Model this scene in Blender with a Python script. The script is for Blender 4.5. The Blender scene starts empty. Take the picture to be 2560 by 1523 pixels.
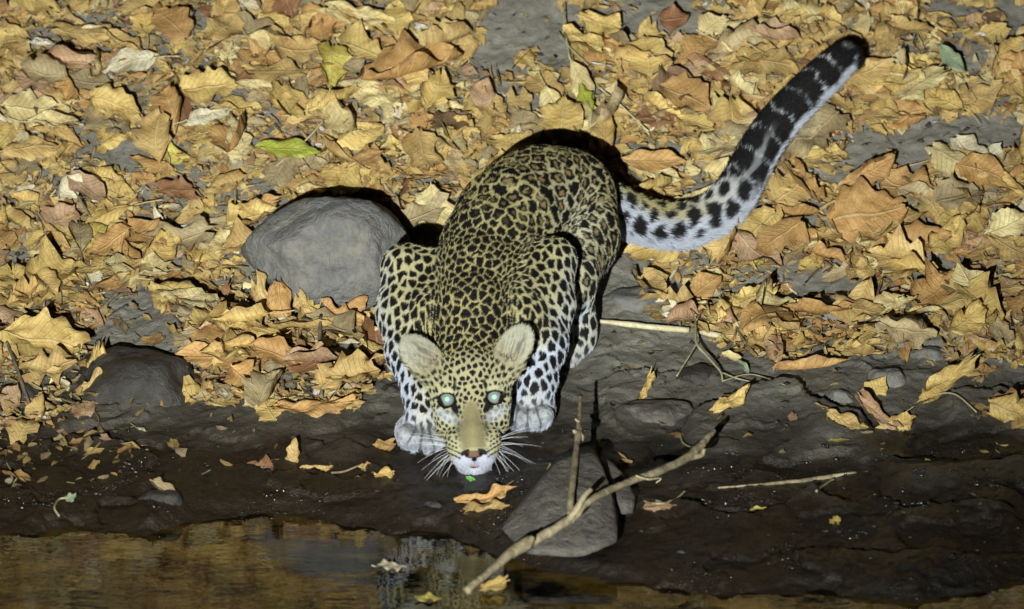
import bpy, math, random
import numpy as np
import openvdb
from mathutils import Vector, Matrix, kdtree

random.seed(7)
RNG = np.random.default_rng(7)
SC = bpy.context.scene
COL = SC.collection

# ------------------------------------------------------------------ camera, night sky, torch
ELEV = math.radians(15.0)
CE, SE = math.cos(ELEV), math.sin(ELEV)
DIST = 12.0
WIDTH = 1.85
TARGET = np.array([0.0, 0.76, 0.162])
CAM_POS = TARGET + DIST * np.array([0.0, -CE, SE])
AX_R = np.array([1.0, 0.0, 0.0]); AX_U = np.array([0.0, SE, CE]); AX_C = np.array([0.0, -CE, SE])
cam_d = bpy.data.cameras.new('camera')
cam = bpy.data.objects.new('camera', cam_d); COL.objects.link(cam)
cam.location = CAM_POS
cam.rotation_euler = (math.pi / 2 - ELEV, 0, 0)
cam_d.sensor_width = 36.0
cam_d.lens = 36.0 * DIST / WIDTH
cam_d.clip_start = 0.1; cam_d.clip_end = 200.0
cam_d.dof.use_dof = True
cam_d.dof.focus_distance = 11.75
cam_d.dof.aperture_fstop = 5.0
SC.camera = cam

world = bpy.data.worlds.new('World'); SC.world = world
world.use_nodes = True
bgn = world.node_tree.nodes.get('Background') or world.node_tree.nodes.new('ShaderNodeBackground')
bgn.inputs['Color'].default_value = (0.10, 0.14, 0.25, 1)
bgn.inputs['Strength'].default_value = 0.012

torch_d = bpy.data.lights.new('torch', 'SPOT')
torch = bpy.data.objects.new('torch', torch_d); COL.objects.link(torch)
TORCH_POS = CAM_POS + AX_R * -0.95 + AX_U * -0.85
torch.location = TORCH_POS
TAIM = np.array([-0.10, 1.35, 0.46])
torch.rotation_euler = Vector(TAIM - TORCH_POS).to_track_quat('-Z', 'Y').to_euler()
torch_d.energy = 9700.0
torch_d.color = (0.97, 1.0, 0.95)
torch_d.spot_size = math.radians(17.2)
torch_d.spot_blend = 1.0
torch_d.shadow_soft_size = 0.03

SC.view_settings.view_transform = 'Standard'
SC.view_settings.look = 'None'
SC.view_settings.exposure = 0.0
SC.view_settings.gamma = 1.0
SC.view_settings.use_curve_mapping = False

# ------------------------------------------------------------------ helpers
F_PX = 2560 * DIST / WIDTH          # focal length in source pixels
MPP = WIDTH / 2560.0                # metres per source pixel at the target

def ray(px, py):
    d = -AX_C + AX_R * ((px - 1280) / F_PX) + AX_U * ((761.5 - py) / F_PX)
    return d / np.linalg.norm(d)

def P(px, py, y):
    d = ray(px, py)
    return CAM_POS + d * ((y - CAM_POS[1]) / d[1])

def to_px(p):
    q = np.asarray(p) - CAM_POS
    dep = -(q @ AX_C)
    return 1280 + F_PX * (q @ AX_R) / dep, 761.5 - F_PX * (q @ AX_U) / dep

def smooth(a, b, x):
    t = np.clip((x - a) / (b - a), 0, 1)
    return t * t * (3 - 2 * t)

def hsh(ix, iy, iz, s):
    h = (ix.astype(np.int64) * 374761393 + iy.astype(np.int64) * 668265263 + iz.astype(np.int64) * 2147483647 + s * 974634777) & 0xFFFFFFFF
    h = ((h ^ (h >> 13)) * 1274126177) & 0xFFFFFFFF
    h = (h ^ (h >> 16)) & 0xFFFFFF
    return h / float(0xFFFFFF)

def vnoise(x, y, z, s=0):
    x, y, z = np.broadcast_arrays(np.asarray(x, float), np.asarray(y, float), np.asarray(z, float))
    fx, fy, fz = np.floor(x), np.floor(y), np.floor(z)
    tx, ty, tz = x - fx, y - fy, z - fz
    tx = tx * tx * (3 - 2 * tx); ty = ty * ty * (3 - 2 * ty); tz = tz * tz * (3 - 2 * tz)
    r = 0
    for i in (0, 1):
        for j in (0, 1):
            for k in (0, 1):
                w = (tx if i else 1 - tx) * (ty if j else 1 - ty) * (tz if k else 1 - tz)
                r = r + w * hsh(fx + i, fy + j, fz + k, s)
    return r * 2 - 1

def fbm(x, y, z=0.0, s=0, o=4, g=0.5):
    r, a, f = 0, 1.0, 1.0
    for i in range(o):
        r = r + a * vnoise(x * f, y * f, z * f, s + i * 17)
        a *= g; f *= 2.03
    return r

def mesh_obj(name, verts, faces, mat=None, parent=None, smoothed=True, attrs=None):
    me = bpy.data.meshes.new(name)
    me.from_pydata(np.asarray(verts).tolist(), [], faces if isinstance(faces, list) else np.asarray(faces).tolist())
    if smoothed:
        me.polygons.foreach_set('use_smooth', [True] * len(me.polygons))
    if attrs:
        for k, (typ, arr) in attrs.items():
            at = me.attributes.new(k, typ, 'POINT')
            arr = np.asarray(arr, dtype=np.float32)
            at.data.foreach_set({'FLOAT': 'value', 'FLOAT2': 'vector', 'FLOAT_VECTOR': 'vector', 'FLOAT_COLOR': 'color'}[typ], arr.ravel())
    if mat: me.materials.append(mat)
    me.update()
    o = bpy.data.objects.new(name, me)
    COL.objects.link(o)
    if parent is not None: o.parent = parent
    return o

def tag(o, label=None, cat=None, group=None, kind=None):
    if label: o['label'] = label
    if cat: o['category'] = cat
    if group: o['group'] = group
    if kind: o['kind'] = kind
    return o

def new_mat(name):
    m = bpy.data.materials.new(name); m.use_nodes = True
    nt = m.node_tree
    bs = nt.nodes['Principled BSDF']
    return m, nt, bs

def N(nt, typ, **kw):
    n = nt.nodes.new(typ)
    for k, v in kw.items():
        if k.startswith('i_'):
            n.inputs[int(k[2:]) if k[2:].isdigit() else k[2:].replace('_', ' ')].default_value = v
        else:
            setattr(n, k, v)
    return n

def L(nt, a, b): nt.links.new(a, b)

def math_n(nt, op, a, b=None, clamp=False):
    n = nt.nodes.new('ShaderNodeMath'); n.operation = op; n.use_clamp = clamp
    for i, v in enumerate((a, b)):
        if v is None: continue
        if isinstance(v, (int, float)): n.inputs[i].default_value = v
        else: nt.links.new(v, n.inputs[i])
    return n.outputs[0]

def mix_c(nt, f, a, b, mode='MIX'):
    n = nt.nodes.new('ShaderNodeMix'); n.data_type = 'RGBA'; n.blend_type = mode
    if isinstance(f, (int, float)): n.inputs[0].default_value = f
    else: nt.links.new(f, n.inputs[0])
    for i, v in ((6, a), (7, b)):
        if isinstance(v, tuple): n.inputs[i].default_value = (*v, 1) if len(v) == 3 else v
        else: nt.links.new(v, n.inputs[i])
    return n.outputs[2]

def noise_n(nt, vec, scale, detail=3, rough=0.55, dist=0.0):
    n = nt.nodes.new('ShaderNodeTexNoise')
    n.inputs['Scale'].default_value = scale; n.inputs['Detail'].default_value = detail
    n.inputs['Roughness'].default_value = rough; n.inputs['Distortion'].default_value = dist
    if vec is not None: nt.links.new(vec, n.inputs['Vector'])
    return n

def ramp_n(nt, fac, stops):
    n = nt.nodes.new('ShaderNodeValToRGB')
    cr = n.color_ramp
    while len(cr.elements) < len(stops): cr.elements.new(0.5)
    for e, (p, c) in zip(cr.elements, stops):
        e.position = p; e.color = (c, c, c, 1) if isinstance(c, (int, float)) else (*c, 1)
    nt.links.new(fac, n.inputs[0])
    return n.outputs[0]

def bump_n(nt, h, strength, dist, bs, normal=None):
    n = nt.nodes.new('ShaderNodeBump')
    n.inputs['Strength'].default_value = strength; n.inputs['Distance'].default_value = dist
    nt.links.new(h, n.inputs['Height'])
    if normal is not None: nt.links.new(normal, n.inputs['Normal'])
    if bs is not None: nt.links.new(n.outputs[0], bs.inputs['Normal'])
    return n.outputs[0]

# ------------------------------------------------------------------ ground shape
SHORE_PX = [(-600, 1300), (0, 1275), (250, 1290), (430, 1300), (520, 1262), (700, 1250), (860, 1270), (1000, 1290), (1130, 1300),
            (1260, 1345), (1400, 1375), (1560, 1400), (1760, 1415), (2000, 1410), (2200, 1425), (2420, 1390), (2560, 1370), (3200, 1370)]
SX = np.array([(p[0] - 1280) * MPP for p in SHORE_PX]); SY = np.array([(1250 - p[1]) * MPP / SE for p in SHORE_PX])

def base_h(x, y):
    x = np.asarray(x, float); y = np.asarray(y, float)
    ys = np.interp(x, SX, SY) + 0.02 * vnoise(x * 14, 3.3, 0, 5) + 0.012 * vnoise(x * 37, 1.3, 0, 6)
    z3 = 0.0638
    t = (y - ys) / (0.3 - ys)
    near = 0.014 * smooth(0, 0.05, y - ys) + (z3 - 0.014) * np.clip(t, 0, 1)
    mid = 0.2126 * y
    far = 0.2126 * 0.8 + 0.2126 * (y - 0.8) + 0.32 * (np.sqrt((np.maximum(y - 0.78, 0)) ** 2 + 0.01) - 0.1)
    far2 = np.where(y > 3.2, -0.35 * (y - 3.2), 0)
    z = np.where(y < 0.3, near, np.where(y < 0.78, mid, far + far2))
    return np.where(y < ys, np.maximum(-0.4 * (ys - y), -0.5), z)

def base_hit(px, py):
    d = ray(px, py); a, b = 10.0, 14.8
    ts = np.linspace(9.5, 15.5, 600)
    pts = CAM_POS[None, :] + ts[:, None] * d[None, :]
    h = base_h(pts[:, 0], pts[:, 1])
    k = np.argmax(pts[:, 2] < h)
    return pts[k] if pts[k][2] < h[k] else pts[-1]

# ledges: (polyline in photo pixels, rise, decay towards the water)
LEDGES = [
    ([(1690, 1085), (1780, 1032), (1850, 1018), (1900, 988), (1955, 978), (1995, 995), (2025, 1035), (2110, 1050), (2200, 1072)], 0.027, 0.18),
    ([(1560, 1275), (1700, 1262), (1790, 1285), (1880, 1288), (1960, 1255), (2030, 1232), (2080, 1262), (2130, 1268), (2200, 1246), (2260, 1278), (2400, 1268), (2560, 1290)], 0.015, 0.12),
    ([(2180, 1150), (2280, 1155), (2350, 1172), (2440, 1158), (2560, 1158), (2700, 1160)], 0.015, 0.14),
    ([(-60, 1125), (60, 1118), (180, 1090), (270, 1098), (330, 1106)], 0.014, 0.07),
    ([(205, 850), (255, 800), (330, 772), (400, 786), (450, 828), (485, 880)], 0.018, 0.17),
    ([(560, 1150), (640, 1175), (720, 1190), (860, 1180)], 0.008, 0.06),
    ([(1480, 960), (1560, 940), (1650, 935), (1760, 925), (1830, 960)], 0.009, 0.10),
    ([(1500, 1045), (1600, 1030), (1700, 1036), (1760, 1050)], 0.007, 0.08),
    ([(820, 1090), (900, 1120), (1000, 1140)], 0.006, 0.06),
    ([(1880, 1385), (2050, 1378), (2200, 1392), (2330, 1380), (2480, 1392)], 0.010, 0.10),
    ([(2330, 1000), (2420, 985), (2500, 990), (2640, 1000)], 0.014, 0.12),
]
LEDGE_XY = []
for pl, h_, dc in LEDGES:
    q = np.array([base_hit(*p)[:2] for p in pl])
    LEDGE_XY.append((q[:, 0], q[:, 1], h_, dc))

def cells(x, y, s):
    x, y = np.broadcast_arrays(np.asarray(x, float), np.asarray(y, float))
    fx, fy = np.floor(x), np.floor(y); best = np.full(x.shape, 9.0); val = np.zeros(x.shape); o = np.zeros(x.shape)
    for i in (-1, 0, 1):
        for j in (-1, 0, 1):
            jx = fx + i + hsh(fx + i, fy + j, o, s); jy = fy + j + hsh(fx + i, fy + j, o, s + 1)
            d = (x - jx) ** 2 + (y - jy) ** 2; m = d < best
            v = hsh(fx + i, fy + j, o, s + 2) * 2 - 1 + (y - jy) * -0.7
            best = np.where(m, d, best); val = np.where(m, v, val)
    return val

def ground_h(x, y):
    x = np.asarray(x, float); y = np.asarray(y, float)
    z = base_h(x, y)
    for lx, ly, h_, dc in LEDGE_XY:
        ye = np.interp(x, lx, ly) + 0.014 * vnoise(x * 30, 7.7, 0, 9) + 0.008 * vnoise(x * 75, 2.7, 0, 10)
        d = ye - y
        z = z + h_ * smooth(0, 0.010, d) * np.exp(-(np.maximum(d, 0) / dc) ** 2) * smooth(lx[0], lx[0] + 0.04, x) * (1 - smooth(lx[-1] - 0.04, lx[-1], x))
    amp = smooth(-0.7, 0.25, y)
    z = z + (0.006 + 0.005 * amp) * fbm(x * 5.5, y * 4.5, 0, 21, 3)
    n2 = vnoise(x * 24, y * 17, 0.0, 41)
    z = z + 0.0035 * n2 + 0.0020 * np.abs(fbm(x * 42, y * 33, 0, 51, 3))
    z = z + 0.0012 * vnoise(x * 130, y * 110, 0, 61)
    wx_ = x * 8.5 + 0.55 * fbm(x * 9, y * 9, 0, 71, 3); wy_ = y * 7.0 + 0.55 * fbm(x * 9, y * 9, 3.3, 75, 3)
    z = z + cells(wx_, wy_, 5) * (0.0040 + 0.0012 * smooth(0.55, 0.3, y)) * smooth(-0.62, -0.35, y)
    wx_ = x * 24 + 0.5 * fbm(x * 25, y * 25, 0, 81, 2); wy_ = y * 20 + 0.5 * fbm(x * 25, y * 25, 3.3, 85, 2)
    z = z + cells(wx_, wy_, 9) * (0.0024 - 0.0018 * smooth(0.5, 0.25, y))
    return z

def G(px, py):
    d = ray(px, py)
    ts = np.linspace(9.5, 16.5, 900)
    pts = CAM_POS[None, :] + ts[:, None] * d[None, :]
    below = pts[:, 2] < ground_h(pts[:, 0], pts[:, 1])
    k = int(np.argmax(below)) if below.any() else len(ts) - 1
    return pts[k]

def gnormal(x, y, e=0.02):
    zx = (base_h(x + e, y) - base_h(x - e, y)) / (2 * e); zy = (base_h(x, y + e) - base_h(x, y - e)) / (2 * e)
    n = np.array([-float(zx), -float(zy), 1.0]); return n / np.linalg.norm(n)

def axis_pts(fine0, fine1, step, lo, hi):
    a = list(np.arange(fine0, fine1 + 1e-6, step))
    s, v = step, fine1
    while v < hi: s *= 1.22; v += s; a.append(v)
    s, v = step, fine0
    while v > lo: s *= 1.22; v -= s; a.insert(0, v)
    return np.array(a)

gx = axis_pts(-1.05, 1.05, 0.0048, -30, 30)
gy = axis_pts(-0.62, 1.75, 0.0048, -6, 30)
GX, GY = np.meshgrid(gx, gy)
GZ = ground_h(GX, GY)
nx, ny = len(gx), len(gy)
idx = np.arange(nx * ny).reshape(ny, nx)
gf = np.stack([idx[:-1, :-1], idx[:-1, 1:], idx[1:, 1:], idx[1:, :-1]], -1).reshape(-1, 4)

# mud / stony soil material
M_GROUND, nt, bs = new_mat('wet_mud_and_soil')
geo = N(nt, 'ShaderNodeNewGeometry'); sep = N(nt, 'ShaderNodeSeparateXYZ'); L(nt, geo.outputs['Position'], sep.inputs[0])
n1 = noise_n(nt, geo.outputs['Position'], 6.0, 4, 0.6); n2 = noise_n(nt, geo.outputs['Position'], 45.0, 5, 0.65)
n3 = noise_n(nt, geo.outputs['Position'], 320.0, 4, 0.7)
# wetness: how high above the water the soil lies
zz = math_n(nt, 'ADD', sep.outputs['Z'], math_n(nt, 'MULTIPLY', math_n(nt, 'SUBTRACT', n1.outputs[0], 0.5), 0.07))
dry = ramp_n(nt, math_n(nt, 'DIVIDE', zz, 0.25), [(0.20, 0.0), (0.56, 1.0)])
wetc = mix_c(nt, n2.outputs[0], (0.0085, 0.0072, 0.0060), (0.034, 0.0285, 0.0225))
wetc = mix_c(nt, ramp_n(nt, n1.outputs[0], [(0.42, 0.0), (0.62, 0.7)]), wetc, (0.030, 0.020, 0.011))
dryc = mix_c(nt, n2.outputs[0], (0.15, 0.142, 0.115), (0.33, 0.312, 0.262))
lx = ramp_n(nt, math_n(nt, 'ADD', math_n(nt, 'MULTIPLY', sep.outputs['X'], 0.5), 0.5), [(0.30, 1.0), (0.55, 0.0)])
wetc = mix_c(nt, math_n(nt, 'MULTIPLY', lx, 0.55), wetc, (0.036, 0.023, 0.012))
colr = mix_c(nt, dry, wetc, dryc)
spk = ramp_n(nt, n3.outputs[0], [(0.62, 0.0), (0.75, 0.35)])
colr = mix_c(nt, math_n(nt, 'MULTIPLY', spk, math_n(nt, 'ADD', math_n(nt, 'MULTIPLY', dry, 0.8), 0.03)), colr, (0.36, 0.33, 0.27))
L(nt, colr, bs.inputs['Base Color'])
rg = math_n(nt, 'ADD', math_n(nt, 'MULTIPLY', dry, 0.42), math_n(nt, 'ADD', 0.16, math_n(nt, 'MULTIPLY', n2.outputs[0], 0.30)))
L(nt, rg, bs.inputs['Roughness'])
bs.inputs['Specular IOR Level'].default_value = 0.45
hh = math_n(nt, 'ADD', math_n(nt, 'MULTIPLY', n3.outputs[0], 0.45), n2.outputs[0])
bump_n(nt, hh, 0.9, 0.006, bs)
ground = mesh_obj('ground', np.stack([GX.ravel(), GY.ravel(), GZ.ravel()], 1), gf, M_GROUND)
tag(ground, kind='structure')

# water
M_WATER, nt, bs = new_mat('murky_water')
bs.inputs['Base Color'].default_value = (0.030, 0.021, 0.008, 1)
bs.inputs['Roughness'].default_value = 0.015; bs.inputs['IOR'].default_value = 1.35
geo = N(nt, 'ShaderNodeNewGeometry'); mp = N(nt, 'ShaderNodeMapping'); L(nt, geo.outputs['Position'], mp.inputs[0])
mp.inputs['Scale'].default_value = (1.0, 1.7, 1.0)
w1 = noise_n(nt, mp.outputs[0], 9.0, 3, 0.5); w2 = noise_n(nt, mp.outputs[0], 34.0, 2, 0.5)
bump_n(nt, math_n(nt, 'ADD', w1.outputs[0], math_n(nt, 'MULTIPLY', w2.outputs[0], 0.22)), 0.12, 0.006, bs)
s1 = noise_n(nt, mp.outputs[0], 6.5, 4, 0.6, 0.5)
L(nt, mix_c(nt, ramp_n(nt, s1.outputs[0], [(0.46, 0.0), (0.60, 1.0)]), (0.002, 0.0016, 0.001), (0.10, 0.062, 0.012)), bs.inputs['Base Color'])  # golden and dark patches in the colour stand in for mottled leaf reflections
wx = [-30, -1.2, 1.2, 30]; wy = [-20, -1.5, 0.25]
wv = [(x, y, 0.0) for y in wy for x in wx]
wf = [(j * 4 + i, j * 4 + i + 1, j * 4 + i + 5, j * 4 + i + 4) for j in range(2) for i in range(3)]
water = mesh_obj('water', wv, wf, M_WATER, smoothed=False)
tag(water, kind='structure')

# ------------------------------------------------------------------ leopard
# one continuous body, grown from tapered limbs blended into each other
PR = []     # (a, b, ra, rb, k, region, scale)
def cap(a, b, ra, rb, k, region):
    PR.append((np.asarray(a, float), np.asarray(b, float), ra / 1000.0, rb / 1000.0, k / 1000.0, region))
def chain(pts, k, region):
    for (p, q) in zip(pts[:-1], pts[1:]):
        cap(P(*p[:3]), P(*q[:3]), p[3], q[3], k, region)

# trunk
chain([(1172, 925, 0.215, 58), (1183, 800, 0.32, 70), (1195, 712, 0.42, 78), (1226, 622, 0.52, 84), (1268, 552, 0.60, 88), (1318, 516, 0.68, 91), (1356, 500, 0.73, 92), (1412, 500, 0.77, 87)], 26, 'trunk')
chain([(1188, 830, 0.34, 70), (1200, 780, 0.42, 92), (1245, 680, 0.54, 84), (1310, 600, 0.64, 80)], 26, 'trunk')
chain([(1412, 500, 0.77, 86), (1432, 590, 0.71, 78), (1412, 700, 0.57, 55)], 26, 'thigh')
chain([(1340, 560, 0.75, 80), (1300, 640, 0.66, 70)], 26, 'thigh')
chain([(1412, 705, 0.57, 50), (1440, 800, 0.60, 32), (1446, 845, 0.585, 27), (1420, 890, 0.555, 23)], 18, 'hleg')
for dx, dy, r in ((-24, 8, 12), (-8, 15, 12.5), (10, 12, 12)):
    cap(P(1418 + dx, 882 + dy, 0.555), P(1416 + dx, 898 + dy, 0.54), r, r, 8, 'paw')
# shoulders and forelegs
chain([(1245, 700, 0.44, 58), (1275, 800, 0.345, 62)], 24, 'arm')
chain([(1262, 745, 0.42, 58), (1330, 690, 0.44, 46), (1381, 650, 0.455, 36)], 20, 'arm')
chain([(1275, 800, 0.345, 58), (1330, 740, 0.40, 48), (1381, 655, 0.455, 36)], 20, 'arm')
chain([(1383, 652, 0.455, 35), (1376, 760, 0.40, 40), (1360, 860, 0.345, 38), (1340, 950, 0.30, 34), (1330, 1000, 0.292, 35)], 16, 'fore')
chain([(1275, 800, 0.34, 55), (1325, 840, 0.345, 45)], 20, 'arm')
chain([(1135, 700, 0.44, 56), (1098, 800, 0.345, 60)], 24, 'arm')
chain([(1125, 735, 0.42, 55), (1060, 690, 0.43, 44), (1014, 668, 0.43, 36)], 20, 'arm')
chain([(1098, 800, 0.345, 58), (1050, 760, 0.39, 48), (1014, 672, 0.43, 36)], 20, 'arm')
chain([(1012, 668, 0.43, 35), (1001, 780, 0.375, 40), (1022, 880, 0.315, 37), (1054, 980, 0.245, 30), (1058, 1040, 0.215, 30)], 16, 'fore')
# paws
TOES = []
def paw(cx, cy, y, hw, toes):
    cap(P(cx - hw * 0.42, cy + 2, y + 0.012), P(cx + hw * 0.42, cy + 2, y + 0.012), 30, 30, 14, 'paw')
    for tx, ty, r in toes:
        cap(P(tx * 0.6 + cx * 0.4, cy - 4, y), P(tx, ty, y - 0.036), r * 0.98, r * 0.90, 3, 'paw'); TOES.append(P(tx, ty, y - 0.036))
paw(1320, 1026, 0.285, 60, ((1275, 1040, 16.5), (1303, 1046, 17.5), (1335, 1046, 17.5), (1362, 1038, 16.5)))
paw(1056, 1078, 0.21, 60, ((1012, 1086, 16.5), (1037, 1101, 17.5), (1068, 1105, 17.5), (1096, 1096, 16.5)))
# tail
TAIL0 = [(1440, 470, 0.84, 46), (1510, 505, 0.88, 36), (1562, 540, 0.88, 33), (1615, 562, 0.885, 33), (1690, 580, 0.885, 33), (1755, 570, 0.895, 33), (1808, 536, 0.92, 32),
        (1845, 490, 0.95, 31), (1868, 430, 0.99, 30), (1890, 372, 1.03, 29), (1922, 322, 1.065, 28.5), (1962, 278, 1.095, 28), (2010, 232, 1.13, 27), (2062, 188, 1.17, 27),
        (2096, 155, 1.20, 25), (2112, 126, 1.22, 19), (2128, 128, 1.235, 15), (2134, 150, 1.24, 9)]
_t = np.array(TAIL0, float); _u = np.arange(len(_t)); _k = np.array([0.25, 0.5, 0.25])
for _i in range(2): _t[1:-1] = 0.25 * _t[:-2] + 0.5 * _t[1:-1] + 0.25 * _t[2:]
_v = np.linspace(0, len(_t) - 1, 45)
_c = np.stack([np.interp(_v, _u, _t[:, j]) for j in range(4)], 1)
for _i in range(4): _c[1:-1] = 0.25 * _c[:-2] + 0.5 * _c[1:-1] + 0.25 * _c[2:]
TAIL = [(a, b, c, r * 1.0) for a, b, c, r in _c]
chain(TAIL, 12, 'tail')

# head, in its own frame (a to the right, b up the face, c out towards the viewer); millimetres
ROLL = math.radians(3.5)
FA = AX_R * math.cos(ROLL) + AX_U * math.sin(ROLL)
FB = -AX_R * math.sin(ROLL) + AX_U * math.cos(ROLL)
FC = AX_C
F0 = P(1177, 999, 0.140)
def face(a, b, c): return F0 + (FA * a + FB * b + FC * c) / 1000.0
ELL = []    # ellipsoids: centre, axes matrix rows, radii, k, region, sign
def ell(c, rad, k, region, rot=None, sub=False, frame=None):
    R = np.stack([FA, FB, FC]) if frame is None else frame
    if rot is not None: R = np.array(rot) @ R
    ELL.append((face(*c), R, np.asarray(rad, float) / 1000.0, k / 1000.0, region, sub))
def rotm(ax, deg): return np.array(Matrix.Rotation(math.radians(deg), 3, ax))
def fcap(p, q, ra, rb, k, region='head'): cap(face(*p), face(*q), ra, rb, k, region)
ell((0, 24, -46), (65, 64, 62), 18, 'head')
ell((0, -18, -22), (58, 46, 46), 14, 'head')
fcap((0, 45, -20), (0, 8, -6), 36, 25, 16)
for s in (-1, 1):
    fcap((s * 22, 26, -4), (s * 40, 17, -9), 13, 12, 10)      # brow
    fcap((s * 48, -2, -24), (s * 42, -40, -14), 21, 21, 12)   # cheek
    fcap((s * 37, -20, -14), (s * 28, -60, 12), 19, 15, 12)
    fcap((s * 23, -76, 32), (s * 16, -97, 42), 21, 17.5, 8)      # whisker pad
    fcap((s * 29, -68, 22), (s * 24, -89, 26), 19, 16, 10)
fcap((0, 0, -2), (0, -74, 46), 21, 21, 12)                     # bridge of the nose
fcap((0, -60, 38), (0, -86, 50), 22, 17, 10)
fcap((0, -92, 54), (0, -97, 52), 12, 8, 5, 'head')             # nose leather
fcap((-12, -88, 50), (12, -88, 50), 9, 9, 5)
fcap((0, -110, 30), (0, -119, 16), 19, 20, 10)                 # chin
for s in (-1, 1): fcap((s * 8, -104, 28), (s * 8, -112, 14), 15, 17, 10)
fcap((0, -55, -12), (0, -102, 6), 40, 22, 16)                  # lower jaw
# ears: a cup of skin facing forward
EARS = []
for s, (ec, tilt, wide) in ((-1, ((-81, 80, -26), 45, -14)), (1, ((80, 84, -26), -37, 14))):
    R = rotm('Z', -tilt) @ np.eye(3)
    R = rotm('Y', wide) @ R
    EARS.append((ec, R))
    ell(ec, (27, 42, 11), 8, 'ear', rot=R)
    fcap((s * 44, 40, -38), (s * 66, 62, -33), 31, 27, 18, 'ear')
    fcap((s * 62, 50, -30), (s * 76, 76, -30), 17, 20, 14, 'ear')
for s, (ec, R) in zip((-1, 1), EARS):
    off = R.T @ np.array([0, 4, 11.5])
    ell(tuple(np.array(ec) + off), (22.5, 37, 11), 3, 'ear', rot=R, sub=True)
# eye sockets
EYES = [(-41.5, 2, -9.5), (41.5, 1, -9.5)]
for e in EYES: ell((e[0], e[1] - 0.5, 3), (15.0, 10.5, 20), 5, 'head', sub=True)

VX = 0.0022
bb0 = np.array([1e9] * 3); bb1 = -bb0
for a, b, ra, rb, k, _ in PR:
    bb0 = np.minimum(bb0, np.minimum(a - ra, b - rb)); bb1 = np.maximum(bb1, np.maximum(a + ra, b + rb))
bb0 -= 0.03; bb1 += 0.03
dim = np.ceil((bb1 - bb0) / VX).astype(int) + 1
FIELD = np.full(dim, 0.06, np.float32)

def d_cap(p, a, b, ra, rb):
    ba = (b - a).astype(np.float32); L2 = float(ba @ ba) + 1e-12
    q = [p[i] - np.float32(a[i]) for i in range(3)]
    t = np.clip((q[0] * ba[0] + q[1] * ba[1] + q[2] * ba[2]) / L2, 0, 1)
    return np.sqrt((q[0] - t * ba[0]) ** 2 + (q[1] - t * ba[1]) ** 2 + (q[2] - t * ba[2]) ** 2) - (ra + t * (rb - ra))
def d_ell(p, c, R, rad):
    q = [p[i] - np.float32(c[i]) for i in range(3)]
    l = [(R[j][0] * q[0] + R[j][1] * q[1] + R[j][2] * q[2]) / rad[j] for j in range(3)]
    k0 = np.sqrt(l[0] ** 2 + l[1] ** 2 + l[2] ** 2)
    k1 = np.sqrt((l[0] / rad[0]) ** 2 + (l[1] / rad[1]) ** 2 + (l[2] / rad[2]) ** 2) + 1e-9
    return (k0 * (k0 - 1.0) / k1).astype(np.float32)
def sub_box(lo, hi):
    i0 = np.maximum(((lo - bb0) / VX).astype(int), 0); i1 = np.minimum(((hi - bb0) / VX).astype(int) + 2, dim)
    sl = tuple(slice(i0[j], i1[j]) for j in range(3))
    p = [(bb0[j] + VX * np.arange(i0[j], i1[j])).astype(np.float32).reshape([-1 if j == m else 1 for m in range(3)]) for j in range(3)]
    return sl, p
def smin(x, y, k):
    h = np.maximum(k - np.abs(x - y), 0) / k
    return np.minimum(x, y) - h * h * k * 0.25
for a, b, ra, rb, k, _ in PR:
    m = max(ra, rb) + k + 0.008
    sl, p = sub_box(np.minimum(a, b) - m, np.maximum(a, b) + m)
    FIELD[sl] = smin(FIELD[sl], d_cap(p, a, b, ra, rb), k)
for sub in (False, True):
    for c, R, rad, k, _, sb in ELL:
        if sb != sub: continue
        m = float(max(rad)) + k + 0.008
        sl, p = sub_box(c - m, c + m)
        d = d_ell(p, c, R, rad)
        if sub: FIELD[sl] = -smin(-FIELD[sl], d, k)
        else: FIELD[sl] = smin(FIELD[sl], d, k)
vg = openvdb.FloatGrid(0.06); vg.copyFromArray(np.ascontiguousarray(FIELD))
bv, bq = vg.convertToQuads(isovalue=0.0)
del FIELD
bv = bb0 + bv.astype(np.float64) * VX
# keep the largest shell and refine the head
body_me = bpy.data.meshes.new('body')
body_me.from_pydata(bv.tolist(), [], bq[:, ::-1].tolist())
import bmesh
bm = bmesh.new(); bm.from_mesh(body_me)
hc = Vector(F0 + FC * -0.02 + FB * -0.01)
es = [e for e in bm.edges if (e.verts[0].co - hc).length < 0.155 and (e.verts[1].co - hc).length < 0.155]
bmesh.ops.subdivide_edges(bm, edges=es, cuts=1, use_grid_fill=True, smooth=0.0)
bmesh.ops.smooth_vert(bm, verts=bm.verts, factor=0.5, use_axis_x=True, use_axis_y=True, use_axis_z=True)
bmesh.ops.recalc_face_normals(bm, faces=bm.faces)
bm.to_mesh(body_me); bm.free()
nv = len(body_me.vertices)
V = np.empty(nv * 3, np.float32); body_me.vertices.foreach_get('co', V); V = V.reshape(-1, 3).astype(np.float64)
NM = np.empty(nv * 3, np.float32); body_me.vertices.foreach_get('normal', NM) if False else None
NM = np.array([tuple(v.vector) for v in body_me.vertex_normals]) if hasattr(body_me, 'vertex_normals') else np.array([tuple(v.normal) for v in body_me.vertices])

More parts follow.
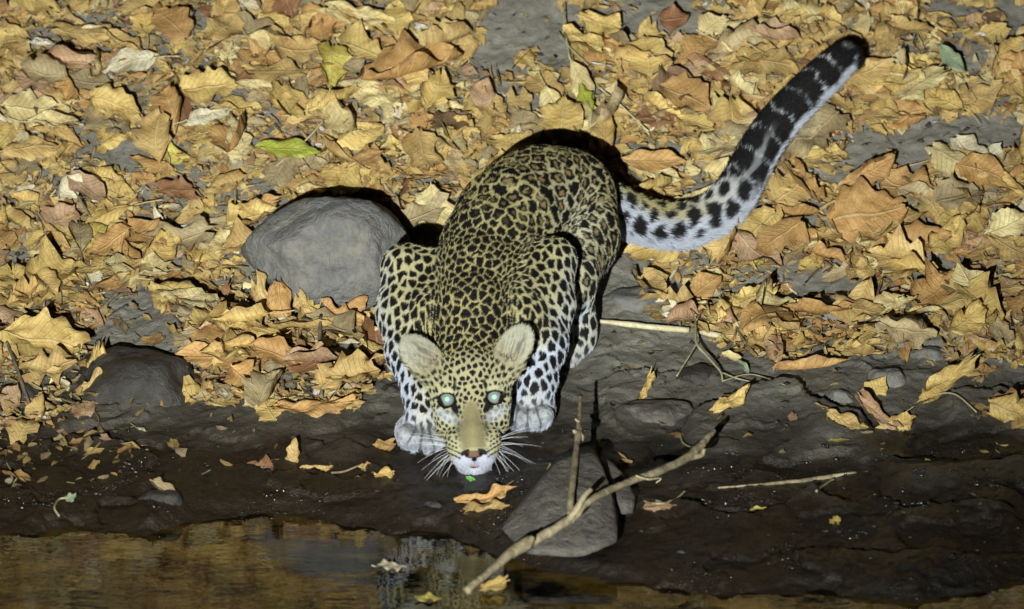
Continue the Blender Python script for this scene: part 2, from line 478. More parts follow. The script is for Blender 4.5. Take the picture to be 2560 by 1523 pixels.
# --- coat
REG = ['trunk', 'thigh', 'hleg', 'arm', 'fore', 'paw', 'tail', 'head', 'ear']
dist_r = {r: np.full(nv, 1.0) for r in REG}
pv = [V[:, i].astype(np.float32) for i in range(3)]
for a, b, ra, rb, k, r in PR: dist_r[r] = np.minimum(dist_r[r], d_cap(pv, a, b, ra, rb))
for c, R, rad, k, r, sb in ELL:
    if not sb: dist_r[r] = np.minimum(dist_r[r], d_ell(pv, c, R, rad))
W = np.stack([np.exp(-np.clip(dist_r[r], 0, 0.2) / 0.007) for r in REG]); W /= W.sum(0)
W = dict(zip(REG, W))
fq = V - F0
fa = fq @ FA * 1000; fb = fq @ FB * 1000; fc = fq @ FC * 1000     # face coordinates in mm
hw = W['head'] + W['ear']
# progress along the body from nape to rump (0..1) and along the tail
ax0, ax1 = P(1172, 925, 0.215), P(1412, 500, 0.77)
tb = np.clip((V - ax0) @ (ax1 - ax0) / ((ax1 - ax0) @ (ax1 - ax0)), 0, 1)
tp = np.array([P(*q[:3]) for q in TAIL]); tl = np.concatenate([[0], np.cumsum(np.linalg.norm(np.diff(tp, axis=0), axis=1))]); tl /= tl[-1]
ttail = np.zeros(nv); toff = np.zeros((nv, 3)); best = np.full(nv, 9.0)
for i in range(len(tp) - 1):
    ba = tp[i + 1] - tp[i]; q = V - tp[i]; t = np.clip(q @ ba / (ba @ ba), 0, 1)
    r = q - t[:, None] * ba; d = np.linalg.norm(r, axis=1)
    m = d < best; best[m] = d[m]; ttail[m] = (tl[i] + t * (tl[i + 1] - tl[i]))[m]; toff[m] = r[m]
space = (W['trunk'] * (0.0130 + 0.0105 * smooth(0.35, 0.75, tb)) + W['thigh'] * 0.0195 + W['hleg'] * 0.0150 + W['arm'] * 0.0128 + W['fore'] * 0.0134
         + W['paw'] * 0.0075 + W['tail'] * (0.021 + 0.010 * smooth(0.25, 0.6, ttail)) + hw * 0.0085)
space = np.where((hw > 0.5), 0.0072 + 0.0018 * smooth(10, 60, fb), space)
hot = (W['thigh'] > 0.5)
SCL = np.stack([np.ones(nv), np.full(nv, 0.82), 0.62 + 0.25 * (W['trunk'] + hw)], 1)
Q = V * SCL
order = RNG.permutation(nv)[:110000]
cent = np.zeros((9000, 3)); crad = np.zeros(9000); cid = []; ncent = 0
cell = {}
for i in order:
    r = space[i]; q = Q[i]; key = tuple((q / 0.03).astype(int)); ok = True
    for dx in (-1, 0, 1):
        for dy in (-1, 0, 1):
            for dz in (-1, 0, 1):
                for j in cell.get((key[0] + dx, key[1] + dy, key[2] + dz), ()):
                    d = q - cent[j]
                    rr = 0.5 * (r + crad[j])
                    if d[0] * d[0] + d[1] * d[1] + d[2] * d[2] < rr * rr: ok = False; break
                if not ok: break
            if not ok: break
        if not ok: break
    if ok:
        cent[ncent] = q; crad[ncent] = r; cell.setdefault(key, []).append(ncent); cid.append(i); ncent += 1
        if ncent >= 8999: break
cent = cent[:ncent]; crad = crad[:ncent]
WQ = np.stack([fbm(Q[:, 0] * 110, Q[:, 1] * 110, Q[:, 2] * 110, 70 + j, 2) for j in range(3)], 1) * (0.24 * space)[:, None]
QQ = Q + WQ
kd = kdtree.KDTree(ncent)
for i in range(ncent): kd.insert(cent[i], i)
kd.balance()
F1 = np.empty(nv); F2 = np.empty(nv); I1 = np.empty(nv, int)
find = kd.find_n
for i, q in enumerate(QQ.tolist()):
    r = find(q, 2)
    F1[i] = r[0][2]; F2[i] = r[1][2]; I1[i] = r[0][1]
f12 = (F2 - F1) / space; f1 = F1 / space
nfine = fbm(V[:, 0] * 420, V[:, 1] * 420, V[:, 2] * 420, 90, 2)
nmid = fbm(V[:, 0] * 60, V[:, 1] * 60, V[:, 2] * 60, 95, 2)
crand = RNG.random(ncent)[I1]
# gap between spots: wide on the lower legs and face, thin on the back
gap = (W['trunk'] * 0.185 + W['thigh'] * 0.20 + W['hleg'] * 0.30 + W['arm'] * 0.24 + W['fore'] * 0.32 + W['paw'] * 0.75 + W['tail'] * (0.34 - 0.16 * smooth(0.3, 0.6, ttail)) + hw * 0.32)
gap = gap + 0.10 * (crand - 0.5) + 0.05 * nmid
spot = smooth(gap - 0.05, gap + 0.07, f12 + 0.05 * nfine)
rlim = 0.47 + 0.14 * (crand - 0.3) + 0.42 * W['trunk'] + 0.26 * W['arm'] + 0.32 * W['thigh'] + 0.12 * W['fore'] + 0.10 * W['hleg'] - 0.03 * hw
spot *= 1 - smooth(rlim, rlim + 0.09, f1 + 0.05 * nfine + 0.05 * nmid) * (1 - W['tail'])
# rosettes open up on the flank and haunch
ros = (W['trunk'] * smooth(0.45, 0.75, tb) + W['thigh'] * 0.75) * (crand > 0.25)
hole = (1 - smooth(0.20, 0.29, f1 + 0.06 * nfine)) * ros
open_ = smooth(0.35, 0.75, vnoise(V[:, 0] * 75, V[:, 1] * 75, V[:, 2] * 75, 33)) * ros * 0.8
def C(*c): return np.array(c)
tan = C(0.40, 0.350, 0.160); pale = C(0.48, 0.465, 0.29); white = C(0.47, 0.505, 0.585); dark = C(0.0075, 0.007, 0.0075); ochre = C(0.24, 0.155, 0.055)
down = smooth(0.1, 0.75, -NM[:, 2])
up = NM @ np.array([0, 0, 1.0])
# pale sides, white inner legs and belly
light = np.clip(W['arm'] * 0.35 + W['fore'] * 0.55 + W['thigh'] * 0.35 + W['hleg'] * 0.5 + 0.8 * down, 0, 1)
base = tan[None] * (1 - light[:, None]) + pale[None] * light[:, None]
ppx, ppy = to_px(V)
fore_t = W['fore'] * smooth(800, 930, ppy) + W['arm'] * 0
inner = np.exp(-(np.linalg.norm(V - P(1348, 895, 0.32), axis=1) / 0.060) ** 2) * W['fore']
pthigh = np.exp(-(np.linalg.norm(V - P(1392, 575, 0.64), axis=1) / 0.085) ** 2)
base = base * (1 - 0.8 * pthigh[:, None]) + C(0.52, 0.53, 0.42)[None] * 0.8 * pthigh[:, None]
whit = np.clip(inner + W['paw'] * 0.8 + 0.55 * fore_t + W['hleg'] * 0.5 + down * 0.9 + W['fore'] * smooth(0.2, 0.8, np.abs(NM[:, 0])) * 0.5, 0, 1) * (1 - hw)
base = base * (1 - whit[:, None]) + white[None] * whit[:, None]
# tail: white below, dark above
tside = (toff @ AX_U * -1 + toff @ AX_R * 0.55) / (np.linalg.norm(toff, axis=1) + 1e-6)
tw = W['tail'] * np.maximum(smooth(-0.45, 0.15, tside), 0.75 * smooth(0.2, 0.45, ttail))
base = base * (1 - tw[:, None]) + white[None] * tw[:, None]
base *= (1 + 0.10 * nmid + 0.05 * nfine)[:, None]
spot = np.where(W['tail'] > 0.5, spot * (1 - smooth(0.55, 0.85, tside + 0.2 * nmid)), spot)
tsp = vnoise(V[:, 0] * 38, V[:, 1] * 38, V[:, 2] * 38, 71)
band = smooth(0.03, 0.15, np.abs(np.sin(ttail * 46 + 0.55 * nmid + 0.45 * tsp)) + 0.10 * nfine)
band = band * (1 - 0.45 * (1 - smooth(0.10, 0.24, np.abs(tside + 0.25 + 0.3 * tsp))) * smooth(0.40, 0.45, ttail) * (1 - smooth(0.55, 0.66, ttail)))
tailband = W['tail'] * smooth(0.42, 0.5, ttail)
spot = spot * (1 - tailband) + tailband * np.maximum(band, smooth(0.93, 0.97, ttail)) * (1 - smooth(0.70, 1.0, tside + 0.22 * nmid + 0.06 * nfine) * (1 - smooth(0.93, 0.96, ttail))) 
spot = spot * (1 - 0.55 * W['paw'])
paw_g = W['paw'] * (0.35 + 0.65 * smooth(-0.2, 0.5, nmid)) * (1 - smooth(0.45, 0.85, -NM[:, 2]))
spot = spot * (1 - hole) * (1 - open_)
coat = base * (1 - hole[:, None] * 0.85) + ochre[None] * hole[:, None] * 0.85
coat = coat * (1 - spot[:, None]) + dark[None] * spot[:, None]
coat = coat * (1 - 0.62 * paw_g[:, None]) + C(0.10, 0.10, 0.11)[None] * 0.62 * paw_g[:, None]

td = np.sort(np.stack([np.linalg.norm((V - t)[:, [0, 2]], axis=1) for t in TOES], 1), 1)
toe_shade = (W['paw'] > 0.3) * (1 - smooth(0.001, 0.0055, td[:, 1] - td[:, 0])) * (1 - smooth(0.020, 0.034, td[:, 0]))
coat = coat * (1 - 0.75 * toe_shade[:, None]) + C(0.05, 0.05, 0.055)[None] * 0.75 * toe_shade[:, None]  # shade between the toes, painted dark into the coat colour

# --- face markings, painted in face coordinates (mm)
H = hw > 0.35
def blend(col, m, c):
    m = np.clip(m, 0, 1)[:, None] * H[:, None]
    return col * (1 - m) + np.asarray(c)[None] * m
def blob(a, b, ra, rb, soft=0.25, rot=0.0):
    ca, sa = math.cos(math.radians(rot)), math.sin(math.radians(rot))
    u = (fa - a) * ca + (fb - b) * sa; v = -(fa - a) * sa + (fb - b) * ca
    d = np.sqrt((u / ra) ** 2 + (v / rb) ** 2)
    return 1 - smooth(1 - soft, 1 + soft, d + 0.10 * nfine)
front = smooth(-0.25, 0.1, NM @ FC)
aa = np.abs(fa)
olive = C(0.235, 0.205, 0.105)
hb = C(0.38, 0.350, 0.200)[None] * np.ones((nv, 1)) * (1 + 0.06 * nfine)[:, None]
hs = np.where(H, spot, 0)
fb_n = smooth(-5, 18, fb)
side_pale = np.clip(smooth(20, 46, aa) * (1 - smooth(20, 50, fb)), 0, 1)
hb = hb * (1 - 0.6 * side_pale[:, None]) + pale[None] * 0.6 * side_pale[:, None]
nosp = np.maximum(blob(0, -60, 21, 36, 0.25), blob(0, -26, 14, 22, 0.35))
hs = hs * (1 - nosp)
hs = hs * (1 - 0.75 * blob(-40, 18, 13, 4) - 0.75 * blob(40, 18, 13, 4))
face_c = hb * (1 - hs[:, None]) + dark[None] * hs[:, None]
keep = coat.copy()
wH = smooth(0.3, 0.7, hw)[:, None]
coat = coat * (1 - wH) + face_c * wH
coat = blend(coat, nosp * 0.95, olive)
coat = blend(coat, blob(0, -60, 6, 30, 0.6) * 0.35, (0.33, 0.285, 0.15))
for s in (-1, 1):
    coat = blend(coat, blob(s * 27, -34, 5, 24, 0.5, s * -8) * 0.55, (0.16, 0.15, 0.13))      # grey side of the bridge
    coat = blend(coat, blob(s * 41, -29, 16, 8, 0.9, s * 24) * 0.55, white)
    coat = blend(coat, blob(s * 48, -20, 15, 5, 0.9, s * 14) * 0.45, white)                   # white under the eye
    coat = blend(coat, blob(s * 36, 17, 13, 3.5, 0.5, s * 8) * 0.8, pale)
    coat = blend(coat, blob(s * 26, 24, 3.2, 9, 0.3, s * 6) * 0.9, dark)                       # dark mark over the inner eye
    coat = blend(coat, blob(s * 41.5, 1.0, 16.8, 13.6, 0.07), dark)                             # eyelid rim
    coat = blend(coat, blob(s * 28, -13, 6, 12, 0.3, s * -22), dark)                            # tear stripe
    coat = blend(coat, blob(s * 58, 7, 9, 2.6, 0.4, s * -25) * 0.85, dark)
    coat = blend(coat, blob(s * 42, -19, 9, 4, 0.5) * 0.25, dark)
# white muzzle and chin
mz = smooth(-84, -100, fb + 0.35 * aa * 0 + 0.25 * aa - 8) * (1 - blob(0, -80, 22, 15, 0.2))
coat = blend(coat, mz, C(0.45, 0.475, 0.55))
coat = blend(coat, blob(-34, -80, 14, 16, 0.5) * 0.75, pale); coat = blend(coat, blob(34, -80, 14, 16, 0.5) * 0.75, pale)
# whisker-row spots
for s in (-1, 1):
    for row, (b0, n, a0, sl) in enumerate(((-70, 4, 30, -0.25), (-78, 5, 27, -0.22), (-87, 5, 25, -0.20), (-95, 5, 23, -0.15))):
        for i in range(n):
            a = a0 + i * 5.6 + (row % 2) * 2; b = b0 + i * 3.0 * (1 if row < 3 else 0.9) - 2
            coat = blend(coat, blob(s * a, b, 2.5 if row < 2 else 3.3, 1.8 if row < 2 else 1.5, 0.3, s * 28) * 0.95, dark)
# nose leather, lip line, mouth
coat = blend(coat, blob(0, -84.5, 19, 4, 0.4) * 0.6, (0.42, 0.38, 0.22))
coat = blend(coat, np.maximum.reduce([blob(0, -93, 16, 6.5, 0.15), blob(-15, -89, 9, 4.2, 0.2, 28), blob(15, -89, 9, 4.2, 0.2, -28)]), (0.02, 0.017, 0.017))
coat = blend(coat, blob(0, -92.5, 10.5, 5.5, 0.2), (0.17, 0.098, 0.062))
coat = blend(coat, np.maximum(blob(-12, -93, 4, 2.6, 0.3, 25), blob(12, -93, 4, 2.6, 0.3, -25)), dark)
coat = blend(coat, blob(0, -101.5, 4.5, 3.6, 0.3), dark)
coat = blend(coat, blob(0, -113.5, 8.5, 3.6, 0.2), dark)
coat = blend(coat, blob(0, -111.5, 8.0, 2.8, 0.25), (0.42, 0.16, 0.10))
# ears: pale inside, black rim and back
er = np.where(fa < 0, 0, 1)
for s, (ec, R) in zip((0, 1), EARS):
    q = (np.stack([fa, fb, fc], 1) - np.array(ec)[None]) @ R.T
    inside = smooth(0.15, 0.5, NM @ (R @ np.stack([FA, FB, FC]))[2]) * smooth(1.06, 0.92, np.sqrt((q[:, 0] / 29) ** 2 + (q[:, 1] / 47) ** 2)) * (er == s)
    streak = vnoise(q[:, 0] * 0.35 + q[:, 1] * 0.10, q[:, 1] * 0.05 - q[:, 0] * 0.02, 0, 12)
    ib = smooth(10, -34, q[:, 1])[:, None] * 0.55
    ic = ((C(0.44, 0.435, 0.34)[None] * (1 - ib) + C(0.33, 0.255, 0.12)[None] * ib))
    sk_ = (smooth(0.0, 0.55, streak + 0.2 * nfine) * smooth(1.0, 0.55, np.sqrt((q[:, 0] / 25) ** 2 + ((q[:, 1] + 4) / 38) ** 2)))[:, None]
    ic = ic * (1 - 0.72 * sk_) + C(0.13, 0.105, 0.075)[None] * 0.72 * sk_
    m = (inside * smooth(0.2, 0.5, W['ear']) * smooth(-40, -22, q[:, 1] + 0.25 * streak * 20))[:, None]
    coat = coat * (1 - m) + ic * m
    back = (smooth(0.0, 0.35, -(NM @ (R @ np.stack([FA, FB, FC]))[2])) * smooth(0.35, 0.6, W['ear']) * (er == s) * smooth(-30, -10, q[:, 1]))[:, None]
    coat = coat * (1 - back) + dark[None] * back
coat = np.clip(coat, 0.004, 0.9)

me = body_me
ca = me.attributes.new('coat', 'FLOAT_COLOR', 'POINT')
ca.data.foreach_set('color', np.concatenate([coat, np.ones((nv, 1))], 1).astype(np.float32).ravel())
me.polygons.foreach_set('use_smooth', [True] * len(me.polygons))
M_COAT, nt, bs = new_mat('leopard_coat')
at = N(nt, 'ShaderNodeAttribute', attribute_name='coat')
L(nt, at.outputs['Color'], bs.inputs['Base Color'])
bs.inputs['Roughness'].default_value = 0.7; bs.inputs['Specular IOR Level'].default_value = 0.12
geo = N(nt, 'ShaderNodeNewGeometry'); mp = N(nt, 'ShaderNodeMapping'); L(nt, geo.outputs['Position'], mp.inputs[0])
mp.inputs['Scale'].default_value = (1, 0.5, 0.45)
h1 = noise_n(nt, mp.outputs[0], 420, 2, 0.6)
bump_n(nt, h1.outputs[0], 0.55, 0.0016, bs)
me.materials.append(M_COAT)
leo = bpy.data.objects.new('leopard', None); COL.objects.link(leo)
leo.location = tuple(G(1200, 1000)); LEO_LOC = Vector(leo.location)
tag(leo, 'spotted leopard crouching at the edge of the dark water, eyes shining, tail raised', 'leopard')
def to_leo(o):
    o.parent = leo; o.matrix_parent_inverse = Matrix.Translation(-LEO_LOC); return o
body = bpy.data.objects.new('body', me); COL.objects.link(body); to_leo(body)

# eyes
def disc_sphere(c, r, cut, n=20, m=10, stretch=(1, 1, 1)):
    vs, fs = [], []
    for j in range(m + 1):
        th = cut * j / m
        for i in range(n):
            ph = 2 * math.pi * i / n
            vs.append(face(c[0] + r * math.sin(th) * math.cos(ph) * stretch[0], c[1] + r * math.sin(th) * math.sin(ph) * stretch[1], c[2] + r * math.cos(th) * stretch[2]))
    for j in range(m):
        for i in range(n):
            fs.append((j * n + i, j * n + n + i, j * n + n + (i + 1) % n, j * n + (i + 1) % n))
    return vs, fs
def eye_mat(name, c, rough, emit=0.0):
    m, nt, bs = new_mat(name)
    bs.inputs['Base Color'].default_value = (*c, 1); bs.inputs['Roughness'].default_value = rough
    bs.inputs['Specular IOR Level'].default_value = 0.15
    return m
M_EYE = eye_mat('eye_rim_dark', (0.02, 0.018, 0.015), 0.3)
M_IRIS = eye_mat('iris_grey_green', (0.15, 0.165, 0.160), 0.45)
M_IRIS2 = eye_mat('iris_ring_pale', (0.21, 0.235, 0.225), 0.45)
M_PUP = eye_mat('pupil_eyeshine', (0.28, 0.60, 0.40), 0.45)  # light thrown back by the eye, painted as a pale green base colour
for e in EYES:
    v_, f_ = disc_sphere(e, 14.6, math.pi * 0.6, stretch=(1, 0.9, 1)); eo = to_leo(mesh_obj('eye', v_, f_, M_EYE))
    q = (e[0] + (1.0 if e[0] < 0 else -1.0), e[1] + 1.0, e[2])
    v_, f_ = disc_sphere(q, 15.0, 0.92); io = mesh_obj('iris', v_, f_, M_IRIS); io.parent = eo
    v_, f_ = disc_sphere(q, 15.2, 0.66); i2 = mesh_obj('iris_ring', v_, f_, M_IRIS2); i2.parent = eo
    v_, f_ = disc_sphere(q, 15.4, 0.27); pu = mesh_obj('pupil', v_, f_, M_PUP); pu.parent = eo

# whiskers
M_WHISK, nt, bs = new_mat('whisker_white')
bs.inputs['Base Color'].default_value = (0.85, 0.88, 0.92, 1); bs.inputs['Roughness'].default_value = 0.4
def tube(pts, radii, n=6, closed=True):
    pts = np.asarray(pts, float); vs, fs = [], []
    for i, p in enumerate(pts):
        d = pts[min(i + 1, len(pts) - 1)] - pts[max(i - 1, 0)]; d /= np.linalg.norm(d) + 1e-12
        u = np.cross(d, [0.13, 0.21, 0.97]); u /= np.linalg.norm(u) + 1e-12; w = np.cross(d, u)
        for k in range(n):
            a = 2 * math.pi * k / n
            vs.append(p + radii[i] * (u * math.cos(a) + w * math.sin(a)))
    for i in range(len(pts) - 1):
        for k in range(n):
            fs.append((i * n + k, i * n + (k + 1) % n, (i + 1) * n + (k + 1) % n, (i + 1) * n + k))
    if closed:
        fs.append(tuple(range(n))[::-1]); fs.append(tuple((len(pts) - 1) * n + k for k in range(n)))
    return vs, fs
wr = random.Random(3)
for s in (-1, 1):
    for row in range(5):
        for i in range(3 if row in (1, 3) else 4):
            a, b = 31 + i * 4.6, -76 - row * 6 + i * 2.4
            ln = 62 + wr.uniform(-18, 26) - row * 6
            ang = math.radians(26 - row * 19 + wr.uniform(-9, 9) - (6 if s > 0 else 0))
            if s < 0 and row < 2: ang = math.radians(28 - row * 12 + wr.uniform(-7, 7)); ln += 14
            pts = []
            for t in np.linspace(0, 1, 7):
                r_ = ln * t
                bend = -14 * t * t
                pts.append(face(s * (a + r_ * math.cos(ang)), b + r_ * math.sin(ang) + bend, 26 + 14 * t - i * 3))
            v_, f_ = tube(pts, [0.00034 * (1 - 0.75 * t) for t in np.linspace(0, 1, 7)], 4)
            to_leo(mesh_obj('whisker', v_, f_, M_WHISK))

# fur: short hairs following the coat, longer on tail, chin, ears and belly
me.calc_loop_triangles()
nt_ = len(me.loop_triangles)
TI = np.empty(nt_ * 3, np.int32); me.loop_triangles.foreach_get('vertices', TI); TI = TI.reshape(-1, 3)
A_, B_, C_ = V[TI[:, 0]], V[TI[:, 1]], V[TI[:, 2]]
ar = 0.5 * np.linalg.norm(np.cross(B_ - A_, C_ - A_), axis=1)
visn = NM[TI].mean(1) @ AX_C
hwt = hw[TI[:, 0]]
wgt = ar * np.where(visn > -0.25, 1.0, 0.25) * (1 + 1.2 * hwt + 0.5 * W['tail'][TI[:, 0]])
NH = 230000
pick = RNG.choice(nt_, NH, p=wgt / wgt.sum())
r1 = np.sqrt(RNG.random(NH)); r2 = RNG.random(NH)
w0, w1, w2 = 1 - r1, r1 * (1 - r2), r1 * r2
def bary(X):
    a, b, c_ = X[TI[pick, 0]], X[TI[pick, 1]], X[TI[pick, 2]]
    return a * w0[:, None] + b * w1[:, None] + c_ * w2[:, None] if X.ndim == 2 else a * w0 + b * w1 + c_ * w2
hp = bary(V); hn = bary(NM); hn /= np.linalg.norm(hn, axis=1)[:, None] + 1e-9
hcol = bary(coat)
hW = {k: bary(W[k]) for k in REG}
hfa, hfb = bary(fa), bary(fb)
back = (ax1 - ax0) / np.linalg.norm(ax1 - ax0)
fl = back[None] * (hW['trunk'] + 0.4 * hW['arm'])[:, None] + np.array([0, -0.35, -1.0])[None] * (hW['fore'] + hW['hleg'] + hW['paw'] + 0.8 * hW['arm'] + 0.5 * hW['thigh'])[:, None] + (back * 0.5)[None] * hW['thigh'][:, None]
seg = np.clip(np.searchsorted(tl, bary(ttail)) - 1, 0, len(tp) - 2); tdir = (tp[seg + 1] - tp[seg]); tdir /= np.linalg.norm(tdir, axis=1)[:, None]
fl = fl + tdir * hW['tail'][:, None]
hd = np.stack([hfa * 0.012, (hfb + 70) * 0.012, np.full(NH, -0.6)], 1)
hd[:, 1] = np.where(hfb < -100, -1.0, hd[:, 1])
hd = hd @ np.stack([FA, FB, FC]); hd /= np.linalg.norm(hd, axis=1)[:, None]
hh_ = hW['head'] + hW['ear']
fl = fl * (1 - hh_)[:, None] + hd * hh_[:, None]
fl = fl - hn * np.sum(fl * hn, 1)[:, None]; fl /= np.linalg.norm(fl, axis=1)[:, None] + 1e-9
fl = fl + RNG.normal(0, 0.16, (NH, 3))
belly = smooth(0.2, 0.8, -hn[:, 2])
hlen = 0.0040 * (hW['trunk'] + hW['thigh'] + hW['arm']) + 0.0046 * (hW['fore'] + hW['hleg']) + 0.0032 * hW['paw'] + 0.0100 * hW['tail'] + 0.0022 * hW['head'] + 0.0062 * hW['ear'] + 0.007 * belly
hlen = hlen + 0.004 * hW['head'] * smooth(-92, -112, hfb)
hlen *= RNG.uniform(0.6, 1.25, NH)
ris = 0.30 + 0.15 * hW['tail'] + 0.12 * hW['ear']
eyed = np.minimum(np.hypot(hfa - EYES[0][0], hfb - EYES[0][1]), np.hypot(hfa - EYES[1][0], hfb - EYES[1][1]))
nose_d = np.hypot(hfa / 19, (hfb + 93) / 11)
ok_ = ~((hh_ > 0.5) & ((eyed < 16.5) | (nose_d < 1.0) | (np.hypot(hfa / 10, (hfb + 113) / 6) < 1)))
hp, hn, fl, hlen, ris, hcol = hp[ok_], hn[ok_], fl[ok_], hlen[ok_], ris[ok_], hcol[ok_]
NH = len(hp)
p0 = hp - hn * 0.0006
p1 = hp + (fl * 0.5 + hn * ris[:, None] * 0.62) * hlen[:, None]
p2 = hp + (fl * 1.0 + hn * ris[:, None] * 0.85) * hlen[:, None]
hair = bpy.data.hair_curves.new('fur')
hair.add_curves([3] * NH)
hair.attributes['position'].data.foreach_set('vector', np.stack([p0, p1, p2], 1).astype(np.float32).ravel())
ra_ = hair.attributes.get('radius') or hair.attributes.new('radius', 'FLOAT', 'POINT')
ra_.data.foreach_set('value', np.tile(np.array([0.00036, 0.00029, 0.00007], np.float32), NH))
hc_ = hair.attributes.new('coat', 'FLOAT_COLOR', 'CURVE')
hv = (hcol * RNG.uniform(0.85, 1.2, NH)[:, None])
hc_.data.foreach_set('color', np.concatenate([hv, np.ones((NH, 1))], 1).astype(np.float32).ravel())
M_FUR, nt, bs = new_mat('leopard_fur')
at = N(nt, 'ShaderNodeAttribute', attribute_name='coat')
L(nt, at.outputs['Color'], bs.inputs['Base Color'])
bs.inputs['Roughness'].default_value = 0.55; bs.inputs['Specular IOR Level'].default_value = 0.22
hair.materials.append(M_FUR)
fur = bpy.data.objects.new('fur', hair); COL.objects.link(fur); fur['kind'] = 'stuff'; to_leo(fur)

# ------------------------------------------------------------------ stones
def ico(sub):
    bmi = bmesh.new(); bmesh.ops.create_icosphere(bmi, subdivisions=sub, radius=1.0)
    v = np.array([tuple(x.co) for x in bmi.verts]); f = [tuple(x.index for x in fc.verts) for fc in bmi.faces]; bmi.free()
    return v / np.linalg.norm(v, axis=1)[:, None], f
ICO5, ICO5F = ico(6); ICO3, ICO3F = ico(4)

def stone_mat(name, c0, c1, c2, rough, bump):
    m, nt, bs = new_mat(name)
    tc = N(nt, 'ShaderNodeNewGeometry').outputs['Position']
    a = noise_n(nt, tc, 9, 4, 0.6, 0.6); b = noise_n(nt, tc, 60, 5, 0.65); c = noise_n(nt, tc, 380, 3, 0.7)
    col = mix_c(nt, ramp_n(nt, a.outputs[0], [(0.38, 0.0), (0.64, 1.0)]), c0, c1)
    col = mix_c(nt, ramp_n(nt, b.outputs[0], [(0.40, 0.0), (0.66, 0.85)]), col, c2)
    d_ = noise_n(nt, tc, 22, 6, 0.7, 1.5)
    col = mix_c(nt, ramp_n(nt, d_.outputs[0], [(0.30, 0.60), (0.44, 0.0)]), col, tuple(0.5 * v for v in c0))
    col = mix_c(nt, ramp_n(nt, d_.outputs[0], [(0.60, 0.0), (0.76, 0.5)]), col, (c1[0] * 1.35, c1[1] * 1.25, c1[2] * 1.0))
    sp = ramp_n(nt, c.outputs[0], [(0.66, 0.0), (0.76, 0.45)])
    col = mix_c(nt, sp, col, tuple(min(1, 2.1 * v) for v in c1))
    L(nt, col, bs.inputs['Base Color'])
    L(nt, math_n(nt, 'ADD', rough - 0.12, math_n(nt, 'MULTIPLY', b.outputs[0], 0.25)), bs.inputs['Roughness'])
    bs.inputs['Specular IOR Level'].default_value = 0.35
    bump_n(nt, math_n(nt, 'ADD', math_n(nt, 'ADD', b.outputs[0], math_n(nt, 'MULTIPLY', d_.outputs[0], 1.6)), math_n(nt, 'MULTIPLY', c.outputs[0], 0.35)), 0.85, bump * 1.3, bs)
    return m
M_STONE = stone_mat('grey_stone', (0.185, 0.188, 0.188), (0.265, 0.248, 0.205), (0.140, 0.138, 0.140), 0.6, 0.006)
M_STONE_D = stone_mat('dark_damp_stone', (0.050, 0.045, 0.040), (0.075, 0.068, 0.060), (0.040, 0.036, 0.032), 0.5, 0.004)
M_STONE_R = stone_mat('grey_brown_rock', (0.110, 0.102, 0.088), (0.175, 0.160, 0.135), (0.07, 0.064, 0.056), 0.5, 0.006)
M_STONE_M = stone_mat('mid_grey_stone', (0.180, 0.180, 0.168), (0.235, 0.228, 0.205), (0.14, 0.132, 0.118), 0.65, 0.003)

def rock(name, outline, y, front, mat, label, seed, p=9.0, disp=0.05, backd=0.10, extra=(), raw=()):
    pts = np.array(outline, float); c = pts.mean(0)
    cw = P(c[0], c[1], y); planes = []
    n_ = len(pts)
    area = 0.5 * np.sum(pts[:, 0] * np.roll(pts[:, 1], -1) - np.roll(pts[:, 0], -1) * pts[:, 1])
    for i in range(n_):
        a, b = pts[i], pts[(i + 1) % n_]
        e = b - a; nrm = np.array([e[1], -e[0]]) * (1 if area > 0 else -1)
        nrm = nrm / np.linalg.norm(nrm); h = (a - c) @ nrm * MPP
        n3 = AX_R * nrm[0] - AX_U * nrm[1]
        planes.append((n3, max(h, 0.01)))
    r = random.Random(seed)
    planes.append((AX_C, front)); planes.append((-AX_C, backd))
    for vx, vy, vz, h_ in raw:
        v = np.array([vx, vy, vz], float); planes.append((v / np.linalg.norm(v), h_))
    for a_, b_, h_ in extra:
        v = AX_R * a_ + AX_U * b_ + AX_C; planes.append((v / np.linalg.norm(v), h_))
    D = ICO5 if (pts[:, 0].max() - pts[:, 0].min()) > 200 else ICO3
    F = ICO5F if D is ICO5 else ICO3F
    s = 0
    for n3, h in planes: s = s + np.maximum(D @ n3 / h, 0) ** p
    rr = s ** (-1 / p)
    q = D * 3 + seed
    rr = rr * (1 + disp * fbm(q[:, 0], q[:, 1], q[:, 2], seed, 4) + disp * 0.4 * np.abs(vnoise(q[:, 0] * 5, q[:, 1] * 5, q[:, 2] * 5, seed + 3)))
    o = mesh_obj(name, (D * rr[:, None]), F, mat)
    o.location = cw
    return tag(o, label, 'stone')

GROUP_ST = 'stones lying in the leaf litter'
rock('boulder', [(604, 622), (650, 560), (720, 512), (800, 493), (930, 500), (985, 540), (1026, 595), (1030, 680), (960, 760), (860, 800), (760, 780), (690, 720), (640, 690)],
     0.80, 0.12, M_STONE, 'large smooth rounded grey boulder beside the leopard’s shoulder', 11, p=38, disp=0.032, backd=0.12, extra=((-0.7, 1.1, 0.115), (0.25, 1.3, 0.13), (1.1, 0.2, 0.14), (-0.9, -0.2, 0.135), (0.2, -0.8, 0.13)))
rock('water_edge_rock', [(1258, 1300), (1270, 1250), (1330, 1195), (1395, 1162), (1428, 1124), (1462, 1118), (1492, 1150), (1512, 1200), (1535, 1290), (1530, 1340), (1440, 1372), (1310, 1362)],
     -0.17, 0.40, M_STONE_R, 'pointed dark grey rock at the water edge behind the forked branch', 5, p=26, disp=0.03, backd=0.45,
     raw=((0, -0.165, 1, 0.034), (-0.45, -0.35, 1, 0.052), (0.5, -0.25, 1, 0.05), (0.05, -0.42, 1, 0.042), (-0.2, 0.25, 1, 0.06), (0, 0, -1, 0.08)))
